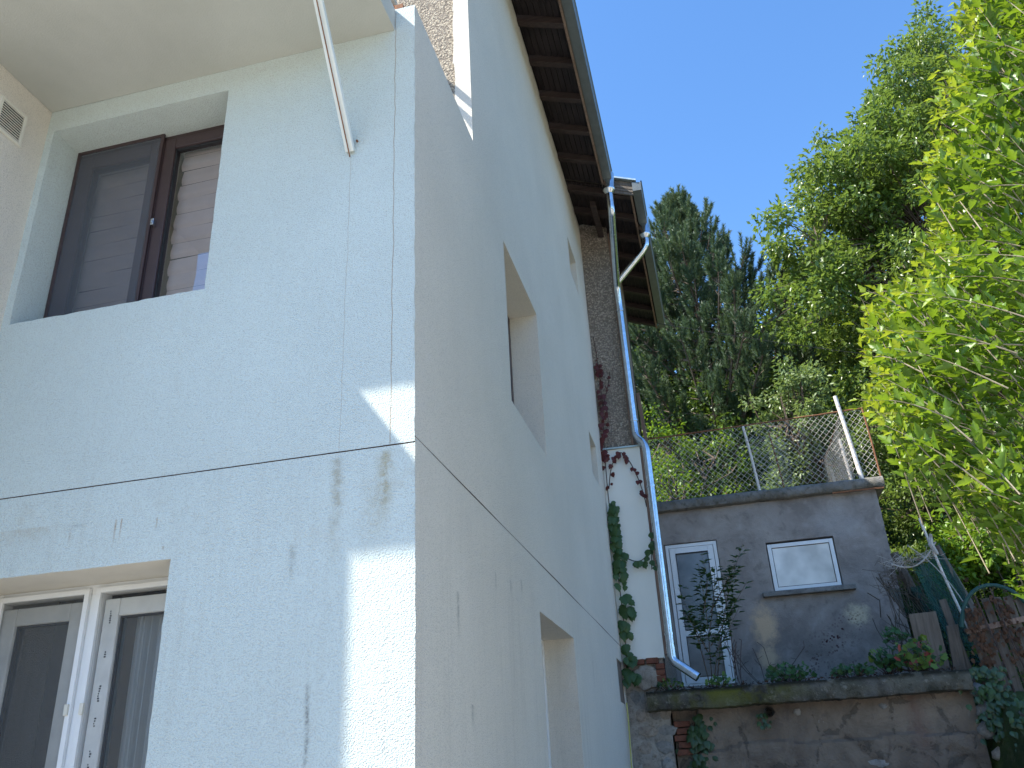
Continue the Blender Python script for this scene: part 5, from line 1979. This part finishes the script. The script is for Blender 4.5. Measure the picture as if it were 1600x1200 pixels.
rs = random.Random(31)
vine = empty('creeper', (-1.15, 10.6, 2.6), 'creeper climbing the inner wall corner, green below and dark red above', 'climbing plant')
paths = [[(-1.16, 10.62, 2.55), (-1.13, 10.62, 3.2), (-1.15, 10.63, 4.1), (-1.17, 10.63, 4.9), (-1.16, 10.64, 5.6), (-1.12, 10.67, 6.2), (-1.13, 10.68, 6.8), (-1.16, 10.69, 7.3)],
         [(-1.15, 10.62, 5.0), (-1.10, 10.64, 5.3), (-0.98, 10.63, 5.50), (-0.90, 10.63, 5.46), (-0.80, 10.63, 5.25), (-0.72, 10.62, 4.95), (-0.69, 10.60, 4.7)],
         [(-1.10, 10.62, 4.15), (-0.95, 10.63, 4.03), (-0.82, 10.62, 4.02), (-0.70, 10.58, 4.15)], [(-1.12, 10.68, 6.2), (-1.02, 10.68, 6.5), (-0.98, 10.68, 6.7)],
         [(-0.72, 10.6, 3.9), (-0.69, 10.57, 4.15), (-0.66, 10.48, 4.45)]]
g = MB()
for p in paths:
    g.tube(smooth_path(p, 0.15, 3), 0.006, 4)
obj('vine_stem', g, 'twig_dark', vine)
P, D, Nn, Sz, Mi = [], [], [], [], []
for i in range(118):
    z = rs.uniform(2.62, 4.85)
    wd = (0.10 + 0.12 * fbm((0, 0, z), 2.2, 3)) if z < 4.3 else 0.05
    P.append((-1.13 + rs.uniform(-0.05, wd), 10.58 + rs.uniform(-0.05, 0.06), z))
    D.append((rs.gauss(0.1, 0.35), -0.35 + rs.gauss(0, 0.2), -1.0))
    Nn.append((rs.gauss(0.15, 0.4), -1.0, 0.35))
    Sz.append(rs.uniform(0.07, 0.15))
    Mi.append(0)
for (path, lo, hi, m, sz, cnt, jit) in ((paths[0], 0.62, 0.9, 1, 0.075, 44, 0.04), (paths[0], 0.9, 1.0, 1, 0.035, 8, 0.02), (paths[1], 0.0, 1.0, 1, 0.065, 34, 0.03),
                                        (paths[2], 0.3, 1.0, 0, 0.085, 7, 0.03), (paths[4], 0.0, 1.0, 0, 0.075, 9, 0.03), (paths[3], 0.2, 1.0, 1, 0.035, 8, 0.02), (paths[0], 0.5, 0.66, 1, 0.09, 16, 0.05)):
    sp = smooth_path(path, 0.15, 3)
    for k in range(cnt):
        t = lo + (hi - lo) * rs.random()
        f = t * (len(sp) - 1)
        a = sp[int(f)].lerp(sp[min(len(sp) - 1, int(f) + 1)], f % 1)
        P.append((a.x + rs.uniform(-jit, jit), a.y - rs.uniform(0.005, 0.04), a.z + rs.uniform(-jit, jit)))
        D.append((rs.gauss(0, 0.4), -0.2, -1.0 + rs.gauss(0, 0.3)))
        Nn.append((rs.gauss(0, 0.4), -1.0, 0.3))
        Sz.append(sz * rs.uniform(0.7, 1.25))
        Mi.append(m)
single_leaf_objs(vine, 'leaf', T_VINE, F_VINE, P, D, Nn, Sz, ['l_vine', 'l_vine_red'], Mi)

# ---------------------------------------------------------------- sapling by the door
sap = empty('sapling', (-0.20, 11.1, 2.48), 'slender leafy sapling growing on the ledge in front of the white door', 'sapling')
g = MB()
P, D, Nn, Sz, Mi = [], [], [], [], []
shoots = [((-0.20, 11.1, 2.48), (-0.14, 11.1, 3.4), (-0.16, 11.05, 4.02)), ((-0.16, 11.1, 2.5), (0.10, 11.05, 3.5), (0.42, 10.95, 4.18)),
          ((-0.22, 11.1, 2.5), (-0.30, 11.05, 3.2), (-0.44, 11.0, 3.72)), ((-0.15, 11.1, 3.0), (0.12, 11.1, 3.35), (0.40, 11.0, 3.72)),
          ((-0.16, 11.1, 3.1), (-0.02, 11.1, 3.6), (0.04, 11.0, 3.95)), ((-0.18, 11.1, 2.9), (-0.32, 11.0, 3.25), (-0.42, 10.9, 3.40)),
          ((-0.18, 11.1, 3.4), (-0.06, 11.0, 3.8), (-0.10, 10.95, 4.10)), ((-0.12, 11.1, 2.9), (0.05, 11.0, 3.1), (0.26, 11.0, 3.42)),
          ((-0.10, 11.1, 3.4), (0.20, 11.0, 3.8), (0.30, 11.0, 3.95)), ((-0.2, 11.1, 2.5), (-0.08, 11.0, 2.9), (0.02, 11.0, 3.25))]
rs = random.Random(17)
for s in shoots:
    sp = smooth_path(s, 0.4, 5)
    g.tube(sp, [0.007 * (1 - 0.7 * i / (len(sp) - 1)) for i in range(len(sp))], 5, cap=False)
    L = sum((sp[i + 1] - sp[i]).length for i in range(len(sp) - 1))
    nn = int(L / 0.044)
    for i in range(nn):
        f = 0.22 + 0.78 * (i + rs.random()) / nn
        q = f * (len(sp) - 1)
        a = sp[min(len(sp) - 2, int(q))].lerp(sp[min(len(sp) - 1, int(q) + 1)], q % 1)
        for _ in range(2):
            az = rs.uniform(0, 6.28)
            out = Vector((math.cos(az), math.sin(az) * 0.7, rs.uniform(-0.1, 0.6)))
            P.append(tuple(a + out * rs.uniform(0.0, 0.05)))
            D.append(tuple(out))
            Nn.append((rs.gauss(0, 0.4), -0.3, 1.0))
            Sz.append(rs.uniform(0.07, 0.125))
            Mi.append(0)
obj('stem', g, 'bark', sap)
keep = list(range(len(P)))
rs.shuffle(keep)
rest = keep[285:]
if rest:
    Fr = frames(np.array(D)[rest], np.array(Nn)[rest])
    me = leaf_mesh('foliage', T_LOBED, F_LOBED, np.array(P)[rest] - np.array((-0.20, 11.1, 2.48)), Fr, np.array(Sz)[rest], np.random.default_rng(4).random(len(rest)), 'l_vine')
    obj('foliage', me, None, sap)['kind'] = 'stuff'
P, D, Nn, Sz, Mi = [[q_[i] for i in keep[:285]] for q_ in (P, D, Nn, Sz, Mi)]
single_leaf_objs(sap, 'leaf', T_LOBED, F_LOBED, P, D, Nn, Sz, ['l_vine'], Mi)


# dry stems by the door and wall
def dry_stems(loc, n, h, lab, seed, spread=0.25):
    rs = random.Random(seed)
    root = empty('dry_stems', loc, lab, 'dry plant')
    g = MB()
    for k in range(n):
        x, y = loc[0] + rs.uniform(-.08, .08), loc[1] + rs.uniform(-.05, .05)
        tx, tz = x + rs.uniform(-spread, spread), loc[2] + h * rs.uniform(0.5, 1.0)
        pts = smooth_path([(x, y, loc[2]), ((x + tx) / 2 + rs.uniform(-.05, .05), y, (loc[2] + tz) / 2), (tx, y - rs.uniform(0, .1), tz)], 0.3, 3)
        g.tube(pts, 0.0045, 3, cap=False)
        for q in range(4):
            a = pts[rs.randint(2, len(pts) - 1)]
            g.tube([a, a + Vector((rs.uniform(-.09, .09), 0, rs.uniform(0, .10)))], 0.003, 3, cap=False)
    obj('stem', g, 'twig_dark', root)


dry_stems((0.14, 11.15, 2.48), 6, 0.85, 'dry dark stems standing against the right side of the white door', 61, 0.14)
dry_stems((0.48, 11.6, 2.48), 5, 0.75, 'thin bare stems leaning on the grey shed wall left of the low green plant', 62, 0.45)


# ledge plants
def ledge_plant(loc, rx, rz, n, ls, mats, w, lab, seed):
    rs = random.Random(seed)
    root = empty('ledge_plant', loc, lab, 'plant')
    P, D, Nn, Sz, Mi = [], [], [], [], []
    g = MB()
    for i in range(n):
        a, r = rs.uniform(0, math.pi), rs.random() ** 0.5
        p = Vector((loc[0] + rx * r * math.cos(a), loc[1] + rs.uniform(-0.14, 0.14), loc[2] + rz * r * math.sin(a) + 0.02))
        P.append(tuple(p))
        D.append((rs.gauss(0, 0.6), -0.4, rs.gauss(0.1, 0.5)))
        Nn.append((rs.gauss(0, 0.35), -0.75, 0.75))
        Sz.append(ls * rs.uniform(0.65, 1.25))
        Mi.append(rs.choices(range(len(mats)), w)[0])
        if i % 3 == 0:
            g.tube([(loc[0] + (p.x - loc[0]) * 0.3, loc[1], loc[2] - 0.02), tuple(p)], 0.003, 3, cap=False)
    obj('stem', g, 'twig_dark', root)
    single_leaf_objs(root, 'leaf', T_PALM, F_PALM, P, D, Nn, Sz, mats, Mi)


ledge_plant((0.70, 10.75, 2.50), 0.28, 0.17, 120, 0.065, ['l_geran', 'l_vine'], [3, 1], 'low dark green plant on the ledge under the left end of the shed window sill', 71)
ledge_plant((1.36, 10.75, 2.50), 0.24, 0.12, 90, 0.06, ['l_geran', 'l_vine'], [3, 1], 'small green plant on the ledge between the dark low plant and the larger colourful one', 72)
ledge_plant((1.78, 10.78, 2.52), 0.20, 0.26, 110, 0.075, ['l_geran', 'l_autumn'], [4, 1], 'rounded blue-green plant directly left of the plant with red leaves', 73)
ledge_plant((2.10, 10.70, 2.52), 0.26, 0.30, 130, 0.085, ['l_autumn', 'l_red', 'l_geran'], [7, 1.3, 3], 'plant with yellow-green and pinkish red leaves at the right end of the ledge', 74)
ledge_plant((1.96, 11.0, 2.86), 0.14, 0.16, 50, 0.07, ['l_geran'], [1], 'feathery green plant rising behind the plant with red leaves', 75)
ledge_plant((-0.10, 10.62, 2.49), 0.16, 0.09, 40, 0.06, ['l_autumn', 'l_geran'], [1, 1], 'small weed on the ledge at the mouth of the drainpipe', 76)
ledge_plant((-0.68, 10.60, 2.49), 0.17, 0.09, 40, 0.055, ['l_autumn', 'l_vine'], [1, 1], 'small weed on the ledge left of the drainpipe elbow', 77)
# dead stems debris on the ledge
rng = np.random.default_rng(9)
n = 900
P = np.stack([rng.uniform(-0.9, 2.5, n), rng.uniform(10.52, 11.2, n), 2.485 + rng.uniform(0, 0.03, n)], 1)
F = frames(rng.normal(size=(n, 3)), rng.normal(size=(n, 3)) + np.array([0, 0, 1.5]))
me = leaf_mesh('leaf_litter', T_DIAMOND, F_DIAMOND, P, F, rng.uniform(0.02, 0.05, n), rng.random(n), 'dry_leaf')
tag(obj('leaf_litter', me, None), 'dead leaves lying along the top of the mossy ledge', 'leaf litter', kind='stuff')


# ivy hanging at the drain pipe, brick gap and right end
def ivy(loc, rx, rz, n, ls, lab, seed, y=None, lean=0.0):
    rs = random.Random(seed)
    root = empty('ivy', loc, lab, 'ivy')
    P, D, Nn, Sz, Mi = [], [], [], [], []
    for i in range(n):
        t = rs.random()
        x = loc[0] + rs.gauss(0, 0.5) * rx + lean * (1 - t)
        z = loc[2] + rz * t
        P.append((x, loc[1] - rs.uniform(0.0, 0.10), z))
        D.append((rs.gauss(0, 0.5), -0.3, -0.9))
        Nn.append((rs.gauss(0, 0.4), -1.0, 0.5))
        Sz.append(ls * rs.uniform(0.6, 1.3))
        Mi.append(rs.choices((0, 1), (4, 1))[0])
    single_leaf_objs(root, 'leaf', T_VINE, F_VINE, P, D, Nn, Sz, ['l_ivy', 'l_vine'], Mi)


ivy((-0.42, 10.76, 1.5), 0.16, 0.72, 120, 0.085, 'dark ivy hanging over the exposed bricks under the left end of the ledge', 81)
ivy((0.34, 10.70, 2.02), 0.09, 0.16, 22, 0.05, 'small tuft of weeds under the drain pipe stub in the retaining wall', 82)
ivy((2.72, 10.62, 1.75), 0.22, 0.75, 190, 0.07, 'ivy spilling down beside the right end of the retaining wall', 83)
ivy((3.05, 10.35, 1.3), 0.30, 0.85, 240, 0.07, 'ivy mass at the bottom right corner below the garden gate', 84)

# ---------------------------------------------------------------- right side clutter
# stone/concrete chunk at the far lower right
g = MB()
g.hexa([(2.86, 10.3, 0.0), (3.5, 10.3, 0.0), (3.5, 10.9, 0.0), (2.86, 10.9, 0.0), (2.92, 10.3, 2.02), (3.6, 10.3, 2.1), (3.6, 10.9, 2.1), (2.80, 10.9, 2.02)])
tag(obj('garden_wall', g, 'conc_old', bevel=0.03), 'rough concrete wall stub in the bottom right corner behind hanging ivy', 'wall')
# old boards closing the end of the terrace
for (xa, xb, ya, z0, z1, tilt, lab) in ((2.16, 2.46, 10.98, 2.45, 3.16, 0.00, 'wide weathered grey board standing upright at the right end of the ledge'),
                                        (2.49, 2.62, 11.02, 2.40, 3.00, 0.05, 'narrow weathered board just right of the wide upright board'),
                                        (2.64, 2.72, 11.05, 2.35, 3.30, -0.10, 'thin grey lath leaning beside the upright boards')):
    g = MB()
    g.hexa([(xa, ya, z0), (xb, ya, z0), (xb, ya + 0.03, z0), (xa, ya + 0.03, z0), (xa + tilt, ya, z1), (xb + tilt, ya, z1 + 0.01), (xb + tilt, ya + 0.03, z1 + 0.01), (xa + tilt, ya + 0.03, z1)])
    tag(obj('board', g, 'wood_grey', bevel=0.004), lab, 'board')
# bundle of dry branches / rotten trunk behind the shed corner
root = empty('brush_bundle', (2.55, 12.0, 2.5), 'bundle of dry vine stems and rotten wood leaning at the shed corner', 'brushwood')
rs = random.Random(92)
g = MB()
for (a, b, r) in (((2.75, 12.1, 2.5), (2.36, 12.0, 4.10), 0.085), ((2.95, 12.2, 2.5), (2.66, 12.1, 4.02), 0.05)):
    a, b = Vector(a), Vector(b)
    pp = [a.lerp(b, t) + Vector((0.02 * fbm((t * 5, r, 0), 1), 0, 0)) for t in (0, .2, .4, .6, .8, 1)]
    g.tube(pp, [r * (1.0 - 0.35 * t) for t in (0, .2, .4, .6, .8, 1)], 7)
obj('log', g, 'wood_grey', root, smooth=True)
g = MB()
for k in range(190):
    t = rs.random()
    c = Vector((2.78 - 0.42 * t, 11.95 + rs.uniform(-0.1, 0.1), 2.6 + 1.3 * t))
    w = 0.20 + 0.22 * (1 - abs(t - 0.45) * 1.4)
    a = c + Vector((rs.gauss(0, w * 0.7), rs.uniform(-.1, .1), rs.gauss(0, 0.15)))
    d = Vector((-0.35 + rs.gauss(0, 0.25), rs.uniform(-.15, .15), 1.0 + rs.gauss(0, 0.2))).normalized() * rs.uniform(0.25, 0.7)
    b = a - d
    m = (a + b) / 2 + Vector((rs.gauss(0, 0.05), 0, rs.gauss(0, 0.03)))
    g.tube([a, m, b], rs.uniform(0.003, 0.008), 3, cap=False)
for k in range(50):
    c = Vector((2.22 + rs.gauss(0, 0.07), 11.9, 3.75 + rs.gauss(0, 0.10)))
    g.tube([c, c + Vector((rs.gauss(0, .09), 0, rs.gauss(0, .09))), c + Vector((rs.gauss(0, .13), 0, rs.gauss(0, .13)))], 0.004, 3, cap=False)
o = obj('twig', g, 'wood_grey', root)
o['kind'] = 'stuff'
g = MB()
pp = []
for i in range(11):
    for j in range(13):
        t = j / 12
        x = 2.22 + 0.55 * i / 10 + (0.42 * (1 - t)) - 0.06
        y = 12.02 + 0.10 * math.sin(i * 0.9) + 0.05 * fbm((i, j, 0), 0.6)
        z = 2.55 + 1.18 * t - 0.10 * math.sin(i / 10 * 3.14) * t
        g.v.append((x, y, z))
for i in range(10):
    for j in range(12):
        a = i * 13 + j
        g.f.append((a, a + 13, a + 14, a + 1))
obj('shade_net', g, 'netting', root, smooth=True)
# metal pole with netting
root = empty('net_fence', (2.95, 11.6, 2.4), 'thin metal pole with torn green netting and wire beside the brush bundle', 'fence')
g = MB().tube([(3.02, 11.5, 2.3), (2.78, 11.5, 3.6), (2.66, 11.5, 4.40)], 0.017, 8)
obj('post', g, 'post_patchy', root, smooth=True)
g = MB().tube([(3.2, 11.6, 2.3), (3.00, 11.6, 3.3), (2.80, 11.6, 4.05)], [0.06, 0.05, 0.035], 7)
obj('post', g, 'wood_grey', root, smooth=True)
g = MB()
for i in range(9):
    for j in range(11):
        t = j / 10
        u = i / 8
        g.v.append((2.42 + 0.42 * u + 0.30 * (1 - t), 11.56 + 0.06 * fbm((i, j, 2), 0.7), 2.6 + 1.35 * t - 0.18 * math.sin(u * 3.14) * t + 0.14 * u * t))
for i in range(8):
    for j in range(10):
        a = i * 11 + j
        g.f.append((a, a + 11, a + 12, a + 1))
obj('shade_net', g, 'netting', root, smooth=True)
g = MB()
pts = [(2.20 + 0.58 * t, 11.5, 3.86 - 0.10 * math.sin(3.14 * t) + 0.22 * t * t) for t in [k / 12 for k in range(13)]]
g.tube(pts, 0.010, 5)
g.tube([(2.74, 11.48, 4.18), (2.71, 11.48, 4.05), (2.76, 11.48, 3.92)], [0.02, 0.035, 0.02], 6)
pts = [(2.42, 11.4, 4.05), (2.62, 11.4, 3.85), (2.82, 11.4, 3.5), (2.95, 11.4, 3.1), (3.08, 11.4, 2.75)]
g.tube(smooth_path(pts, 0.2, 4), 0.006, 4)
obj('wire_strand', g, 'wire', root)
g = MB()
for k in range(70):
    t = rs.random()
    c = Vector((2.20 + 0.55 * t, 11.5, 3.84 + 0.1 * t))
    g.tube([c, c + Vector((rs.gauss(0, .06), 0, rs.gauss(0, .05))), c + Vector((rs.gauss(0, .10), 0, rs.gauss(0, .07)))], 0.003, 3, cap=False)
o = obj('barbed_tangle', g, 'wire', root)
o['kind'] = 'stuff'

# garden gate: planks under a net-wrapped arch, dry vine hanging
gate = empty('garden_gate', (3.05, 10.9, 1.9), 'weathered plank garden gate under a bent pole wrapped in green netting, hung with dry vine', 'gate')
rs = random.Random(55)
for k in range(7):
    xa = 2.72 + 0.115 * k
    top = 3.12 + 0.14 * math.sin(math.pi * (k + 0.5) / 7)
    if k == 1:
        top -= 0.12
    g = MB()
    sh = 0.10
    g.hexa([(xa + sh, 10.9, 2.0), (xa + sh + 0.095, 10.9, 2.0), (xa + sh + 0.095, 10.925, 2.0), (xa + sh, 10.925, 2.0),
            (xa, 10.9, top), (xa + 0.095, 10.9, top + rs.uniform(-.02, .02)), (xa + 0.095, 10.925, top + rs.uniform(-.02, .02)), (xa, 10.925, top)])
    obj('plank', g, 'wood_grey', gate, bevel=0.003)
g = MB()
g.beam((2.70, 10.88, 2.90), (3.55, 10.88, 3.02), 0.03, 0.06)
obj('rail', g, 'wood_trim', gate)
g = MB()
pts = [(2.66, 10.86, 2.95), (2.74, 10.86, 3.20), (2.90, 10.86, 3.36), (3.10, 10.86, 3.40), (3.30, 10.86, 3.30), (3.45, 10.86, 3.05), (3.52, 10.86, 2.7)]
sp = smooth_path(pts, 0.1, 4)
g.tube(sp, [0.022 + 0.008 * fbm((i, 0, 0), 0.8) for i in range(len(sp))], 7)
obj('arch_pole', g, 'netting_solid', gate, smooth=True)
g = MB()
for k in range(26):
    a = sp[rs.randint(2, len(sp) - 3)]
    g.tube([a, a + Vector((rs.gauss(0, .04), -0.02, rs.uniform(-0.15, 0.14)))], 0.004, 3, cap=False)
g.tube([(2.88, 10.84, 3.28), (2.98, 10.84, 2.6), (3.02, 10.84, 2.1)], 0.012, 5)
g.tube([(3.06, 10.84, 3.35), (3.12, 10.84, 2.8), (3.22, 10.84, 2.2)], 0.010, 5)
obj('vine_stem', g, 'twig_dark', gate)
P, D, Nn, Sz, Mi = [], [], [], [], []
for k in range(230):
    c = rs.choice(((2.83, 0.05, 2.55, 3.2), (3.08, 0.07, 2.5, 3.28), (2.80, 0.06, 2.35, 3.1), (3.2, 0.06, 2.6, 3.2)))
    P.append((c[0] + rs.gauss(0, c[1]), 10.86 - rs.uniform(0, 0.06), rs.uniform(c[2], c[3])))
    D.append((rs.gauss(0, 0.5), -0.2, -1.0))
    Nn.append((rs.gauss(0, 0.6), -1.0, 0.2))
    Sz.append(rs.uniform(0.03, 0.065))
    Mi.append(0)
single_leaf_objs(gate, 'dry_leaf', T_VINE, F_VINE, P, D, Nn, Sz, ['dry_leaf'], Mi)

for o in list(bpy.data.objects):
    if '_w' in o:
        del o['_w']
